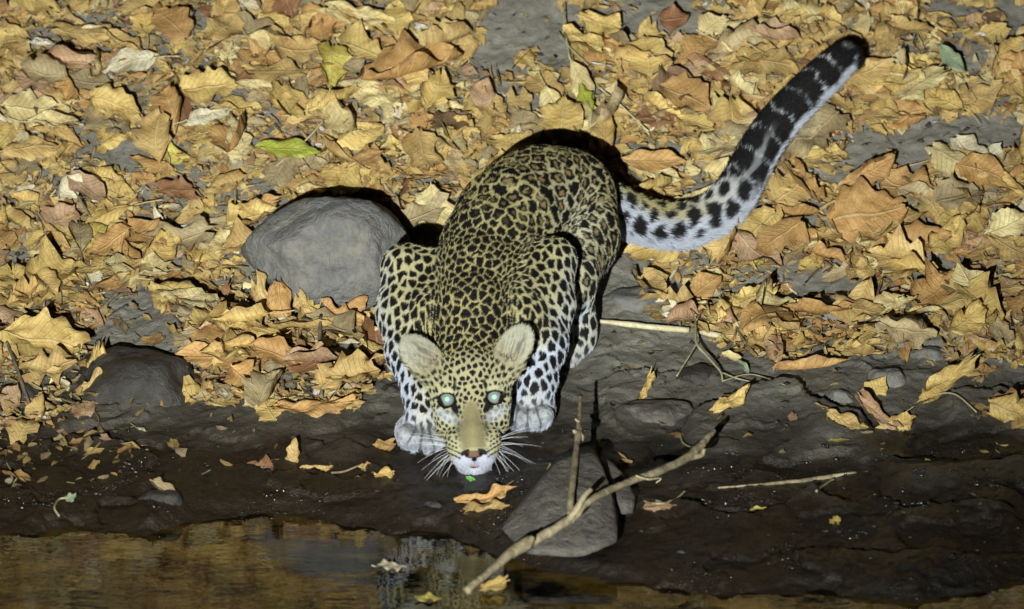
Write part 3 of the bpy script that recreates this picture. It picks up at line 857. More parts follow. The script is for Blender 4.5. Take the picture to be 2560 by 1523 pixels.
rock('leaning_slab', [(1494, 1150), (1530, 1158), (1560, 1190), (1584, 1240), (1582, 1275), (1545, 1285), (1515, 1230)],
     -0.06, 0.10, M_STONE_R, 'thin pale grey slab leaning against the pointed rock', 8, p=24, disp=0.05, backd=0.12, raw=((0.3, -0.25, 1, 0.022), (-0.3, -0.2, 1, 0.03), (0, 0, -1, 0.03)))
STONES = [
    (1600, 715, 115, 52, M_STONE_M, 0.5, 'broad flat grey stone beside the leopard’s hind leg'),
    (2075, 748, 105, 55, M_STONE_M, 0.45, 'flat grey stone next to the upright tan leaf'),
    (2365, 682, 82, 38, M_STONE_M, 0.5, 'low grey stone half covered by leaves above the crumpled leaf pile'),
    (2215, 735, 42, 36, M_STONE_M, 0.6, 'small grey stone pressed against the upright tan leaf'),
    (2325, 868, 55, 30, M_STONE_M, 0.6, 'small rounded grey stone above the long yellow leaf'),
    (2215, 925, 50, 40, M_STONE_M, 0.6, 'squarish grey stone between toothed leaf and long yellow leaf'),
    (2100, 978, 42, 34, M_STONE_M, 0.6, 'small light grey stone above the curled brown leaf clump'),
    (1648, 1000, 92, 40, M_STONE_R, 0.45, 'flat grey stone in the mud below the thin forked sprig'),
    (1742, 915, 62, 42, M_STONE_D, 0.45, 'dark mottled stone between the legs of the thin forked sprig'),
    (335, 880, 185, 112, M_STONE_D, 0.6, 'big dark brown rock rising from the mud beside the crumpled upright leaf'),
    (60, 965, 78, 48, M_STONE_D, 0.6, 'dark rock under the large folded tan leaf'),
    (897, 958, 44, 24, M_STONE_D, 0.7, 'small dark pebble near the leopard’s foreleg'),
    (980, 962, 32, 20, M_STONE_D, 0.7, 'small brown pebble touching the leopard’s foreleg'),
    (2016, 400, 26, 20, M_STONE, 0.8, 'little round pale pebble beside the raised tail'),
    (1960, 478, 58, 36, M_STONE_M, 0.5, 'grey stone below the bend of the tail'),
    (2300, 575, 34, 34, M_STONE_M, 0.6, 'small round grey stone next to the pale crumpled leaf'),
    (1088, 1255, 26, 22, M_STONE_D, 0.8, 'small wet round pebble at the water edge'),
    (400, 1230, 50, 28, M_STONE_D, 0.6, 'wet dark stone at the waterline beside the brown pointed leaf'),
]
for i, (cx, cy, rx, ry, m_, flat, lab) in enumerate(STONES):
    g = G(cx, cy + ry * 0.55)
    r_ = random.Random(100 + i)
    D = ICO3; q = D * 2.2 + i * 5.1
    ax_ = rx * MPP; az_ = ry * MPP * (1.15 if flat > 0.5 else 0.85); ay_ = ax_ * 0.8
    s = 0
    for k in range(14):
        n3 = Vector((r_.uniform(-1, 1), r_.uniform(-1, 1), r_.uniform(-0.4, 1))).normalized(); s = s + np.maximum(D @ np.array(n3) / r_.uniform(0.72, 1.05), 0) ** 20
    s = s + np.maximum(D @ np.array([0, 0, 1.0]) / 0.8, 0) ** 20
    rr = np.minimum(s ** (-1 / 20.0), 1.15) * (1 + 0.13 * fbm(q[:, 0], q[:, 1], q[:, 2], i, 5))
    v = D * rr[:, None] * np.array([ax_, ay_, az_])
    o = mesh_obj('stone', v, ICO3F, m_)
    o.location = (g[0], g[1], g[2] - az_ * 0.30)
    tag(o, lab, 'stone', GROUP_ST)
# grit and pebbles nobody could count
pebv, pebf = [], []
o8 = np.array([(1, 0, 0), (-1, 0, 0), (0, 1, 0), (0, -1, 0), (0, 0, 1), (0, 0, -1)], float)
o8f = [(0, 2, 4), (2, 1, 4), (1, 3, 4), (3, 0, 4), (2, 0, 5), (1, 2, 5), (3, 1, 5), (0, 3, 5)]
xs = RNG.uniform(-1.1, 1.1, 2600); ys_ = RNG.uniform(-0.5, 1.7, 2600)
def gh(x, y):
    i = np.clip(np.searchsorted(gx, x) - 1, 0, nx - 2); j = np.clip(np.searchsorted(gy, y) - 1, 0, ny - 2)
    tx = (x - gx[i]) / (gx[i + 1] - gx[i]); ty = (y - gy[j]) / (gy[j + 1] - gy[j])
    return (GZ[j, i] * (1 - tx) + GZ[j, i + 1] * tx) * (1 - ty) + (GZ[j + 1, i] * (1 - tx) + GZ[j + 1, i + 1] * tx) * ty
zs_ = gh(xs, ys_)
for x, y, z in zip(xs, ys_, zs_):
    if z < 0.0 or (z < 0.085 and RNG.random() < 0.8): continue
    r_ = abs(RNG.normal(0, 0.0026)) + 0.0012
    b0 = len(pebv)
    M_ = RNG.normal(0, 0.25, (3, 3)) + np.eye(3)
    for p_ in o8: pebv.append(np.array([x, y, z]) + (M_ @ p_) * r_ * np.array([1.2, 1.0, 0.7]))
    pebf += [tuple(k + b0 for k in f_) for f_ in o8f]
tag(mesh_obj('gravel', pebv, pebf, M_STONE_D), kind='stuff')

# wet grit along the waterline, round grains added to give the glints
M_WETG, nt, bs = new_mat('wet_grit'); bs.inputs['Base Color'].default_value = (0.015, 0.013, 0.011, 1); bs.inputs['Roughness'].default_value = 0.11; bs.inputs['Specular IOR Level'].default_value = 1.0
ICO1, ICO1F = ico(2)
gvv, gff = [], []
gxs = RNG.uniform(-1.0, 1.0, 12000); gys = RNG.uniform(-0.6, 0.30, 12000); gzs = gh(gxs, gys)
cl_ = vnoise(gxs * 9, gys * 14, 0, 131) + 0.6 * vnoise(gxs * 26, gys * 30, 0, 133)
for x, y, z, c_ in zip(gxs, gys, gzs, cl_):
    if z < 0.001 or c_ < 0.30 + 7 * max(z - 0.022, 0): continue
    r_ = 0.0009 + abs(RNG.normal(0, 0.0011)); b0_ = sum(len(k) for k in gvv)
    gff += [tuple(k + b0_ for k in f_) for f_ in ICO1F]
    gvv.append(np.array([x, y, z + r_ * 0.3]) + ICO1 * r_ * np.array([RNG.uniform(0.8, 1.8), 1, RNG.uniform(0.6, 1)]))
tag(mesh_obj('wet_gravel', np.concatenate(gvv), gff, M_WETG), kind='stuff')

# ------------------------------------------------------------------ fallen leaves
M_LEAF, nt, bs = new_mat('dry_leaf')
lu = N(nt, 'ShaderNodeAttribute', attribute_name='luv'); ti = N(nt, 'ShaderNodeAttribute', attribute_name='tint')
sp_ = N(nt, 'ShaderNodeSeparateXYZ'); L(nt, lu.outputs['Vector'], sp_.inputs[0])
au = math_n(nt, 'ABSOLUTE', sp_.outputs['X'])
ph = math_n(nt, 'MULTIPLY', math_n(nt, 'SUBTRACT', sp_.outputs['Y'], math_n(nt, 'MULTIPLY', au, 0.22)), 9.0)
fr = math_n(nt, 'ABSOLUTE', math_n(nt, 'SUBTRACT', math_n(nt, 'FRACT', ph), 0.5))
vein = ramp_n(nt, fr, [(0.0, 1.0), (0.10, 0.0)])
mid = ramp_n(nt, au, [(0.02, 1.0), (0.07, 0.0)])
vv = math_n(nt, 'MAXIMUM', math_n(nt, 'MULTIPLY', vein, 0.75), mid)
geo = N(nt, 'ShaderNodeNewGeometry')
cmb = N(nt, 'ShaderNodeVectorMath', operation='ADD'); L(nt, geo.outputs['Position'], cmb.inputs[0])
sc_ = N(nt, 'ShaderNodeVectorMath', operation='SCALE'); L(nt, lu.outputs['Vector'], sc_.inputs[0]); sc_.inputs['Scale'].default_value = 0.02
L(nt, sc_.outputs[0], cmb.inputs[1])
na = noise_n(nt, cmb.outputs[0], 32, 3, 0.6, 0.4); nb = noise_n(nt, cmb.outputs[0], 150, 4, 0.65); nc = noise_n(nt, cmb.outputs[0], 520, 2, 0.6)
c = mix_c(nt, ramp_n(nt, na.outputs[0], [(0.35, 0.0), (0.66, 1.0)]), (0.76, 0.68, 0.58), (1.08, 1.08, 1.06))
c = mix_c(nt, 1.0, ti.outputs['Color'], c, 'MULTIPLY')
c = mix_c(nt, ramp_n(nt, nb.outputs[0], [(0.50, 0.0), (0.78, 0.55)]), c, (0.17, 0.095, 0.045))
edge = math_n(nt, 'MULTIPLY', ramp_n(nt, au, [(0.70, 0.0), (1.0, 0.6)]), ramp_n(nt, na.outputs[0], [(0.42, 1.0), (0.56, 0.0)]))
c = mix_c(nt, edge, c, (0.14, 0.07, 0.035))
c = mix_c(nt, math_n(nt, 'MULTIPLY', vv, 0.22), c, (0.75, 0.62, 0.36))
c = mix_c(nt, ramp_n(nt, nc.outputs[0], [(0.70, 0.0), (0.76, 0.7)]), c, (0.05, 0.03, 0.02))
L(nt, c, bs.inputs['Base Color'])
bs.inputs['Roughness'].default_value = 0.58; bs.inputs['Specular IOR Level'].default_value = 0.35
hgt = math_n(nt, 'ADD', math_n(nt, 'MULTIPLY', vv, 0.5), math_n(nt, 'ADD', math_n(nt, 'MULTIPLY', na.outputs[0], 1.2), math_n(nt, 'MULTIPLY', nb.outputs[0], 0.6)))
bump_n(nt, hgt, 0.8, 0.0035, bs)

PAL = {   # albedo, weight, word
    'tan': ((0.54, 0.390, 0.155), 36), 'golden': ((0.62, 0.465, 0.165), 25), 'orange-brown': ((0.50, 0.305, 0.115), 14), 'cream': ((0.69, 0.595, 0.305), 13),
    'pinkish brown': ((0.46, 0.310, 0.195), 7), 'grey-brown': ((0.40, 0.330, 0.190), 15), 'rusty brown': ((0.27, 0.135, 0.065), 2.5), 'dark brown': ((0.17, 0.11, 0.06), 1.5), 'yellow': ((0.56, 0.49, 0.12), 1.2),
    'pale': ((0.72, 0.68, 0.50), 3), 'lime green': ((0.36, 0.42, 0.055), 0), 'grey-green': ((0.30, 0.40, 0.27), 0), 'bright green': ((0.20, 0.62, 0.16), 0), 'white': ((0.78, 0.75, 0.64), 0),
}
PK = list(PAL); PW = np.array([PAL[k][1] for k in PK], float); PW /= PW.sum()

def leaf_geo(Lg, Wd, nl, nw, rnd, shape='ovate', curl=None, fold=None, crumple=None, petiole=False):
    """verts in leaf space (x along, y across, z up), quads, (u, t)"""
    if curl is None: curl = rnd.gauss(0.04, 0.13)
    if fold is None: fold = rnd.gauss(0.10, 0.16)
    if crumple is None: crumple = abs(rnd.gauss(0.05, 0.035))
    t = np.linspace(0, 1, nl)[:, None]; u = np.linspace(-1, 1, nw)[None, :]
    T = np.repeat(t, nw, 1); U = np.repeat(u, nl, 0)
    sk = rnd.uniform(0.65, 1.15); s1, s2 = rnd.uniform(0, 50), rnd.randrange(1000)
    w = np.sin(np.pi * np.clip(T, 0.0, 1) ** sk)
    if shape == 'ovate': w = np.maximum(w, 0.02) ** 0.75
    elif shape == 'narrow': w = np.maximum(w, 0.02) ** 0.9
    elif shape == 'broad': w = np.maximum(w, 0.02) ** 0.5 * (1 + 0.16 * np.sin(T * 24 + s1) * np.abs(U))
    elif shape == 'toothed': w = np.maximum(w, 0.02) ** 0.55 * (1 + 0.22 * (((T * 7 + s1) % 1.0) - 0.5))
    elif shape == 'torn': w = np.maximum(w, 0.10) ** 0.35 * (1 + 0.45 * vnoise(T * 5 + s1, U.round() * 3.1, 0, s2) )
    edge = 1 + (0.16 if shape != 'torn' else 0.3) * vnoise(T * 7 + s1, np.sign(U) * 4, 0, s2 + 1) * np.abs(U)
    X = (T - 0.5) * Lg + 0.10 * Lg * vnoise(T * 3, U * 2 + s1, 0, s2 + 2) * np.abs(U) ** 2
    X += (0.05 if shape != 'torn' else 0.16) * Lg * vnoise(U * 3 + s1, 2.2, 0, s2 + 7) * (np.abs(T - 0.5) * 2) ** 3
    Y = U * w * edge * Wd * 0.5 + 0.07 * Lg * rnd.uniform(-1, 1) * np.sin(np.pi * T)
    Z = fold * np.abs(Y) + curl * Lg * ((T - 0.5) ** 2 * 2 - 0.16)
    Z = Z + crumple * Lg * (vnoise(T * 3.1 + s1, U * 1.6, 0, s2 + 3) + 0.55 * vnoise(T * 7.3 + s1, U * 3.6, 0, s2 + 4))
    Z = Z + 0.10 * Wd * np.abs(U) ** 3 * np.sin(T * rnd.uniform(7, 16) + s1)
    roll = rnd.gauss(0, 0.55)
    if abs(roll) > 0.5:   # side rolls up
        k = np.maximum(U * np.sign(roll) - 0.1, 0) * abs(roll) * 1.6
        Yr = Y * np.cos(k) ; Z = Z + np.abs(Y) * np.sin(k) * 0.9; Y = Yr
    v = np.stack([X, Y, Z], -1).reshape(-1, 3)
    ix = np.arange(nl * nw).reshape(nl, nw)
    f = np.stack([ix[:-1, :-1], ix[1:, :-1], ix[1:, 1:], ix[:-1, 1:]], -1).reshape(-1, 4)
    uv = np.stack([U.ravel(), T.ravel(), np.full(U.size, s1)], 1)
    if petiole:
        b0 = len(v); pl = Lg * rnd.uniform(0.25, 0.5); k = rnd.uniform(-0.4, 0.4); hw_ = 0.0011
        base = v[ix[0, nw // 2]]
        pv_, pf_ = [], []
        for i in range(5):
            tt = i / 4; c_ = base + np.array([-pl * tt, k * pl * tt * tt, -0.15 * pl * tt * (1 - tt) + 0.002])
            pv_ += [c_ + (0, hw_, 0), c_ + (0, -hw_, 0), c_ + (0, 0, hw_ * 1.6)]
            if i: 
                a_ = b0 + (i - 1) * 3; b_ = b0 + i * 3
                pf_ += [(a_, b_, b_ + 2, a_ + 2), (a_ + 2, b_ + 2, b_ + 1, a_ + 1), (a_ + 1, b_ + 1, b_, a_)]
        v = np.concatenate([v, pv_]); f = np.concatenate([f, pf_]); uv = np.concatenate([uv, np.tile([0.0, 0.5, s1], (15, 1))])
    return v, f, uv

def place_leaf(v, pos, nrm, ang):
    n = nrm / np.linalg.norm(nrm); x = np.array([math.cos(ang), math.sin(ang), 0.0]); x = x - n * (x @ n); x /= np.linalg.norm(x)
    y = np.cross(n, x)
    return v @ np.stack([x, y, n]) + pos

# where leaves lie, in photo pixels
LEAF_LINE = [(-900, 1110), (0, 1105), (130, 1085), (190, 1060), (240, 990), (215, 900), (215, 850), (290, 775), (400, 780), (470, 850), (470, 930), (400, 985), (450, 1028), (640, 1035), (860, 1035),
             (1000, 965), (1100, 900), (1400, 880), (1440, 840), (1500, 790), (1620, 790), (1720, 860), (1830, 905), (1960, 925), (2060, 935), (2160, 900), (2260, 905), (2330, 930), (2420, 950), (2560, 940), (3400, 940)]
LLX = np.array([p[0] for p in LEAF_LINE], float); LLY = np.array([p[1] for p in LEAF_LINE], float)
HOLES = [(1330, 75, 150, 85), (1240, 165, 80, 40), (1640, 55, 140, 60), (1310, 275, 70, 38), (1560, 475, 60, 26), (2440, 350, 190, 55), (2240, 400, 120, 70), (2530, 90, 50, 120), (450, 60, 70, 26), (640, 65, 50, 24),
         (230, 335, 60, 26), (290, 400, 100, 38), (420, 735, 90, 28), (80, 680, 80, 45), (1600, 735, 110, 36), (1950, 345, 55, 36), (1970, 480, 60, 46), (1880, 565, 100, 40), (2075, 748, 115, 52), (2370, 685, 85, 38),
         (1990, 600, 60, 36), (2325, 868, 52, 28), (2215, 925, 60, 40), (335, 878, 130, 90), (1390, 150, 60, 36), (2400, 35, 90, 30), (820, 640, 215, 145), (920, 200, 50, 20), (650, 470, 30, 14), (2120, 470, 40, 30), (2310, 575, 36, 30)]
def leaf_density(px, py, x, y):
    line = np.interp(px, LLX, LLY) + 14 * vnoise(px / 55, 1.0, 0, 3)
    inside = smooth(6, -22, py - line)
    d = 1.0
    for hx, hy, rx, ry in HOLES:
        e = ((px - hx) / rx) ** 2 + ((py - hy) / ry) ** 2 + 0.35 * vnoise(px / 40, py / 25, 0, 8)
        d = d * smooth(0.72, 1.25, e)
    cl = 0.82 + 0.18 * smooth(-0.3, 0.25, vnoise(x * 7, y * 7, 0, 44))
    return inside * d * cl
def under_body(x, y):
    xc = np.interp(y, [0.0, 0.2, 0.5, 0.8, 1.0], [-0.07, -0.06, -0.02, 0.09, 0.12]); hwid = np.interp(y, [0.0, 0.1, 0.3, 0.5, 0.9, 0.98], [0.10, 0.16, 0.20, 0.20, 0.15, 0.0])
    return np.abs(x - xc) < hwid
def on_boulder(x, y): return ((x + 0.333) / 0.135) ** 2 + ((y - 0.82) / 0.09) ** 2 < 1

LEAF_RECS = []   # (visible size, verts, faces, uv, colour name, tint, pos, px, py, shape, lift)
NL = 20000
lx_ = RNG.uniform(-1.35, 1.35, NL); ly_ = RNG.uniform(0.05, 1.95, NL)
lz_ = gh(lx_, ly_)
lpx, lpy = to_px(np.stack([lx_, ly_, lz_], 1))
den = leaf_density(lpx, lpy, lx_, ly_)
keep_ = (RNG.random(NL) < den) & ~under_body(lx_, ly_) & ~on_boulder(lx_, ly_)
stray = (RNG.random(NL) < np.where(lpx < 330, 0.19, np.where(lpx < 480, 0.03, 0.011))) & (lz_ > 0.012) & ~under_body(lx_, ly_) & (lpy > np.interp(lpx, LLX, LLY))
sel = np.where(keep_ | stray)[0]
rnd = random.Random(21)
for i in sel:
    x, y = lx_[i], ly_[i]
    Lg = min(0.105, max(0.018, math.exp(rnd.gauss(math.log(0.043), 0.47))))
    if stray[i]: Lg *= 0.6
    shp = rnd.choices(['ovate', 'broad', 'narrow', 'toothed', 'torn'], [18, 20, 12, 12, 46])[0]
    asp = {'ovate': 0.48, 'broad': 0.72, 'narrow': 0.30, 'toothed': 0.55, 'torn': 0.62}[shp] * rnd.uniform(0.8, 1.2)
    if Lg > 0.07: nl, nw = 11, 7
    elif Lg > 0.04: nl, nw = 8, 5
    else: nl, nw = 5, 4
    v, f, uv = leaf_geo(Lg, Lg * asp, nl, nw, rnd, shp, petiole=(Lg > 0.08 and shp in ('ovate', 'narrow')))
    nz = gnormal(x, y)
    tilt = 0.12 if not stray[i] else 0.10
    n_ = nz + np.array([rnd.gauss(0, tilt), rnd.gauss(-0.10, tilt), 0])
    lift = 0.004 + (0 if stray[i] else rnd.random() ** 1.5 * 0.017) + 0.05 * Lg + (0.012 if Lg > 0.08 else 0)
    ck = PK[rnd.choices(range(len(PK)), PW)[0]]
    tint = np.array(PAL[ck][0]) * rnd.uniform(0.82, 1.15)
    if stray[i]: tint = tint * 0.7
    ang = rnd.uniform(0, 2 * math.pi)
    LEAF_RECS.append([Lg * Lg * asp * (0.001 if abs(lpx[i] - 1280) > 1290 or lpy[i] < -5 else 1), v, f, uv, ck, tint, np.array([x, y, lz_[i] + lift]), lpx[i], lpy[i], shp, n_, ang])

# leaves further up and along the bank, seen only in the water or from another side
for i in range(2600):
    x, y = rnd.uniform(-2.6, 2.6), rnd.uniform(0.35, 3.2)
    if abs(x) < 1.33 and y < 1.93: continue
    Lg = rnd.uniform(0.07, 0.15); ck = PK[rnd.choices(range(len(PK)), PW)[0]]
    v, f, uv = leaf_geo(Lg, Lg * rnd.uniform(0.5, 0.8), 5, 4, rnd, 'broad')
    LEAF_RECS.append([0.0, v, f, uv, ck, np.array(PAL[ck][0]) * rnd.uniform(0.8, 1.1), np.array([x, y, float(gh(np.array([x]), np.array([y]))[0]) + 0.02]), -9999, -9999, 'broad', gnormal(x, y) + np.array([rnd.gauss(0, .2), rnd.gauss(0, .2), 0]), rnd.uniform(0, 6.28)])

# the leaves one notices in the photograph: ends in pixels, width in pixels, how far it faces the viewer, lift
GROUP_LF = 'fallen leaves on the bank'
def named_leaf(p1, p2, wpx, face_, lift, colour, shape, label, curl=0.1, fold=0.12, crumple=0.04, seed=1, cat='leaf', dims=(20, 11), name='dry_leaf', wet=1.0, z0=None):
    r_ = random.Random(seed * 13 + int(p1[0]))
    cx, cy = (p1[0] + p2[0]) / 2, (p1[1] + p2[1]) / 2
    g = G(cx, cy)
    if z0 is not None:
        d = ray(cx, cy); g = CAM_POS + d * ((z0 - CAM_POS[2]) / d[2])
        gn = np.array([0, 0, 1.0])
    else: gn = gnormal(g[0], g[1])
    n_ = gn * (1 - face_) + AX_C * face_; n_ /= np.linalg.norm(n_)
    o_ = g + gn * (lift + (0.014 if (z0 is None and cy < np.interp(cx, LLX, LLY)) else 0.0))
    def hit(px, py):
        d = ray(px, py); return CAM_POS + d * (((o_ - CAM_POS) @ n_) / (d @ n_))
    a, b = hit(*p1), hit(*p2); ctr = (a + b) / 2; Lg = np.linalg.norm(b - a)
    dx, dy = p2[0] - p1[0], p2[1] - p1[1]; ln = math.hypot(dx, dy)
    w = hit(cx - dy / ln * wpx / 2, cy + dx / ln * wpx / 2) - hit(cx + dy / ln * wpx / 2, cy - dx / ln * wpx / 2)
    xd = (b - a) / Lg; Wd = np.linalg.norm(w - xd * (w @ xd))
    v, f, uv = leaf_geo(Lg, Wd, dims[0], dims[1], r_, shape, curl, fold, crumple)
    yd = np.cross(n_, xd)
    v = v @ np.stack([xd, yd, n_])
    tint = np.array(PAL[colour][0]) * wet
    at = {'luv': ('FLOAT_VECTOR', uv), 'tint': ('FLOAT_COLOR', np.concatenate([np.tile(tint, (len(v), 1)), np.ones((len(v), 1))], 1))}
    o = mesh_obj(name, v, f, M_LEAF, attrs=at)
    o.location = ctr
    tag(o, label, cat, GROUP_LF)
    NAMED_PX.append((cx, cy)); return o
NAMED_PX = []
B = named_leaf
B((915, 205), (1150, 140), 140, 0.15, 0.030, 'orange-brown', 'broad', 'largest veined orange-tan leaf lying flat near the bare patch of soil', 0.05, 0.05, 0.05, 2, dims=(26, 15))
B((648, 372), (800, 385), 48, 0.3, 0.035, 'lime green', 'ovate', 'bright yellow-green pointed leaf on the brown litter', 0.1, 0.1, 0.02, 3)
B((1425, 150), (1470, 285), 58, 0.3, 0.035, 'cream', 'ovate', 'long cream leaf with a yellow-green lower end', 0.1, 0.15, 0.03, 4)
B((1452, 215), (1478, 285), 42, 0.3, 0.040, 'lime green', 'torn', 'yellow-green torn piece overlapping the long cream leaf', 0.05, 0.1, 0.03, 5)
B((1080, 460), (1088, 600), 100, 0.5, 0.03, 'cream', 'broad', 'broad cream leaf standing between the boulder and the leopard’s back', 0.1, 0.1, 0.04, 6)
B((150, 500), (200, 440), 62, 0.4, 0.035, 'pale', 'ovate', 'pale pinkish oval leaf catching the light', 0.05, 0.05, 0.02, 7)
B((385, 518), (410, 590), 26, 0.6, 0.03, 'pale', 'narrow', 'slim pale pink leaf standing upright', 0.1, 0.15, 0.02, 8)
B((68, 105), (132, 112), 32, 0.3, 0.03, 'white', 'ovate', 'small smooth white oval leaf', 0.05, 0.05, 0.01, 9)
B((205, 78), (292, 84), 34, 0.3, 0.03, 'pale', 'ovate', 'pale smooth oval leaf with a pointed tip', 0.05, 0.1, 0.01, 10)
B((2072, 545), (2262, 520), 150, 0.35, 0.04, 'orange-brown', 'broad', 'big rust-streaked fan-shaped leaf with radiating veins', 0.05, 0.08, 0.06, 11, dims=(26, 15))
B((2462, 585), (2575, 540), 78, 0.4, 0.05, 'cream', 'toothed', 'crumpled pale cream leaf with ragged toothed edge', 0.1, 0.1, 0.09, 12)
B((1702, 530), (1792, 470), 62, 0.3, 0.03, 'cream', 'ovate', 'round pale yellow leaf cradled in the curve of the tail', 0.3, 0.3, 0.02, 13)
B((2352, 112), (2410, 178), 46, 0.3, 0.045, 'grey-green', 'ovate', 'small grey-green leaf, the only greenish one near the tail tip', 0.1, 0.1, 0.02, 14)
B((1845, 902), (1872, 940), 20, 0.3, 0.02, 'grey-green', 'ovate', 'tiny pale green diamond-shaped leaf on bare mud', 0.0, 0.05, 0.01, 15)
B((2170, 705), (2110, 815), 70, 0.6, 0.04, 'tan', 'ovate', 'tan leaf standing upright against the flat grey stones', 0.15, 0.15, 0.04, 16)
B((1945, 925), (2115, 905), 40, 0.5, 0.03, 'orange-brown', 'toothed', 'long tan leaf with saw-toothed edge lying at the mud border', 0.1, 0.2, 0.04, 17)
B((2298, 1000), (2430, 900), 52, 0.4, 0.05, 'golden', 'torn', 'long yellow-tan leaf slanting over the dark mud', 0.1, 0.1, 0.05, 18)
B((2160, 1000), (2215, 940), 58, 0.6, 0.03, 'golden', 'ovate', 'rounded golden leaf standing at the back of the curled clump', 0.1, 0.1, 0.05, 19)
B((2140, 990), (2240, 1075), 46, 0.4, 0.035, 'pinkish brown', 'torn', 'reddish brown rolled leaf in the middle of the curled clump', 0.2, 0.5, 0.08, 20)
B((2060, 1030), (2160, 1068), 36, 0.4, 0.02, 'tan', 'torn', 'ragged tan leaf at the low end of the curled clump', 0.2, 0.1, 0.08, 21)
B((2200, 1075), (2280, 1040), 44, 0.5, 0.02, 'golden', 'torn', 'crinkled golden leaf at the edge of the curled clump', 0.2, 0.1, 0.10, 22)
B((2475, 1020), (2580, 1060), 72, 0.4, 0.02, 'golden', 'torn', 'crumpled yellowish leaf alone on dark mud', 0.2, 0.1, 0.10, 23, wet=0.8)
B((2470, 1020), (2560, 985), 34, 0.4, 0.035, 'rusty brown', 'torn', 'rust-coloured shred over the crumpled yellowish leaf', 0.1, 0.2, 0.06, 24)
B((215, 1000), (245, 865), 50, 0.7, 0.03, 'golden', 'torn', 'crumpled golden leaf standing upright in front of the dark brown rock', 0.2, 0.2, 0.12, 25)
B((185, 985), (285, 975), 70, 0.6, 0.02, 'tan', 'torn', 'shrivelled tan leaf at the foot of the upright crumpled one', 0.2, 0.2, 0.12, 26)
B((0, 835), (205, 870), 105, 0.4, 0.05, 'golden', 'broad', 'very large folded golden leaf beside the dark brown rock', 0.1, 0.25, 0.06, 27, dims=(26, 15))
B((60, 935), (180, 905), 80, 0.4, 0.03, 'tan', 'torn', 'torn tan leaf tucked under the large folded golden leaf', 0.1, 0.2, 0.08, 28)
B((15, 1035), (45, 960), 50, 0.5, 0.03, 'pinkish brown', 'ovate', 'pinkish brown leaf at the mud border under the dark stalk', 0.1, 0.2, 0.05, 29)
B((95, 1060), (105, 985), 60, 0.5, 0.03, 'tan', 'ovate', 'tan leaf curling up beside the dark stalk', 0.1, 0.3, 0.05, 30)
B((680, 1025), (868, 1008), 44, 0.35, 0.025, 'orange-brown', 'torn', 'long wavy orange-tan leaf on the mud edge near the leopard', 0.1, 0.25, 0.07, 31)
B((726, 1185), (742, 1098), 46, 0.75, 0.02, 'tan', 'broad', 'pale tan leaf standing upright in the wet mud', 0.05, 0.05, 0.03, 32)
B((735, 1185), (828, 1165), 34, 0.5, 0.012, 'tan', 'ovate', 'flat tan leaf lying against the upright pale one', 0.1, 0.15, 0.05, 33)
B((612, 1172), (690, 1168), 40, 0.4, 0.008, 'rusty brown', 'torn', 'wet brown leaf beside the upright pale tan leaf', 0.1, 0.2, 0.06, 34, wet=0.8)
B((695, 700), (735, 850), 66, 0.75, 0.10, 'orange-brown', 'torn', 'tall orange-brown leaf leaning on the foot of the boulder', 0.1, 0.3, 0.09, 35)
B((640, 700), (690, 840), 60, 0.7, 0.09, 'tan', 'torn', 'tan leaf piled against the low corner of the boulder', 0.1, 0.3, 0.07, 36)
B((545, 765), (572, 710), 26, 0.6, 0.04, 'rusty brown', 'torn', 'small red-brown scrap standing in the leaf pile by the boulder', 0.1, 0.3, 0.06, 37)
B((395, 475), (492, 480), 48, 0.3, 0.035, 'rusty brown', 'torn', 'dark reddish brown leaf among golden ones', 0.05, 0.1, 0.05, 38)
B((455, 225), (585, 205), 88, 0.4, 0.045, 'golden', 'broad', 'golden two-lobed folded leaf with a sharp shadow behind it', 0.1, 0.35, 0.04, 39)
B((225, 245), (350, 290), 80, 0.4, 0.045, 'golden', 'broad', 'golden lobed leaf with a black shadow line above it', 0.1, 0.2, 0.06, 40)
B((1545, 400), (1710, 400), 52, 0.3, 0.035, 'orange-brown', 'ovate', 'long tan leaf between the rump shadow and the tail', 0.05, 0.1, 0.03, 41)
B((2090, 470), (2232, 390), 80, 0.35, 0.045, 'orange-brown', 'toothed', 'tan triangular leaf with a straight shadowed edge', 0.05, 0.12, 0.04, 42)
B((1205, 285), (1218, 195), 62, 0.5, 0.045, 'pinkish brown', 'ovate', 'pinkish red-brown pleated leaf standing beside grey soil', 0.1, 0.3, 0.05, 43)
B((570, 560), (690, 525), 84, 0.4, 0.05, 'golden', 'broad', 'broad golden-orange leaf resting at the boulder’s upper side', 0.15, 0.15, 0.06, 44)
B((600, 525), (690, 508), 40, 0.4, 0.06, 'orange-brown', 'torn', 'orange curled rim of leaf above the boulder’s shoulder', 0.3, 0.3, 0.05, 45)
B((1710, 760), (1800, 690), 62, 0.4, 0.035, 'orange-brown', 'ovate', 'salmon-coloured leaf above the pale straw', 0.05, 0.1, 0.03, 46)
B((1830, 770), (1935, 720), 60, 0.4, 0.04, 'golden', 'toothed', 'crinkled yellow-tan leaf next to the salmon-coloured one', 0.1, 0.1, 0.07, 47)
B((1600, 1005), (1630, 928), 34, 0.5, 0.02, 'golden', 'torn', 'narrow crumpled yellow scrap on grey stone in the mud', 0.2, 0.2, 0.12, 48)
B((1765, 1040), (1870, 975), 42, 0.4, 0.02, 'golden', 'toothed', 'ragged golden leaf at the rim of the dark mud slab', 0.2, 0.2, 0.12, 49)
B((1155, 1258), (1285, 1222), 34, 0.5, 0.03, 'orange-brown', 'torn', 'curled orange leaf rim against the pointed rock', 0.3, 0.5, 0.06, 50)
B((1168, 1285), (1270, 1262), 44, 0.6, 0.01, 'tan', 'torn', 'torn wet tan leaf under the curled orange rim', 0.2, 0.2, 0.09, 51, wet=0.75)
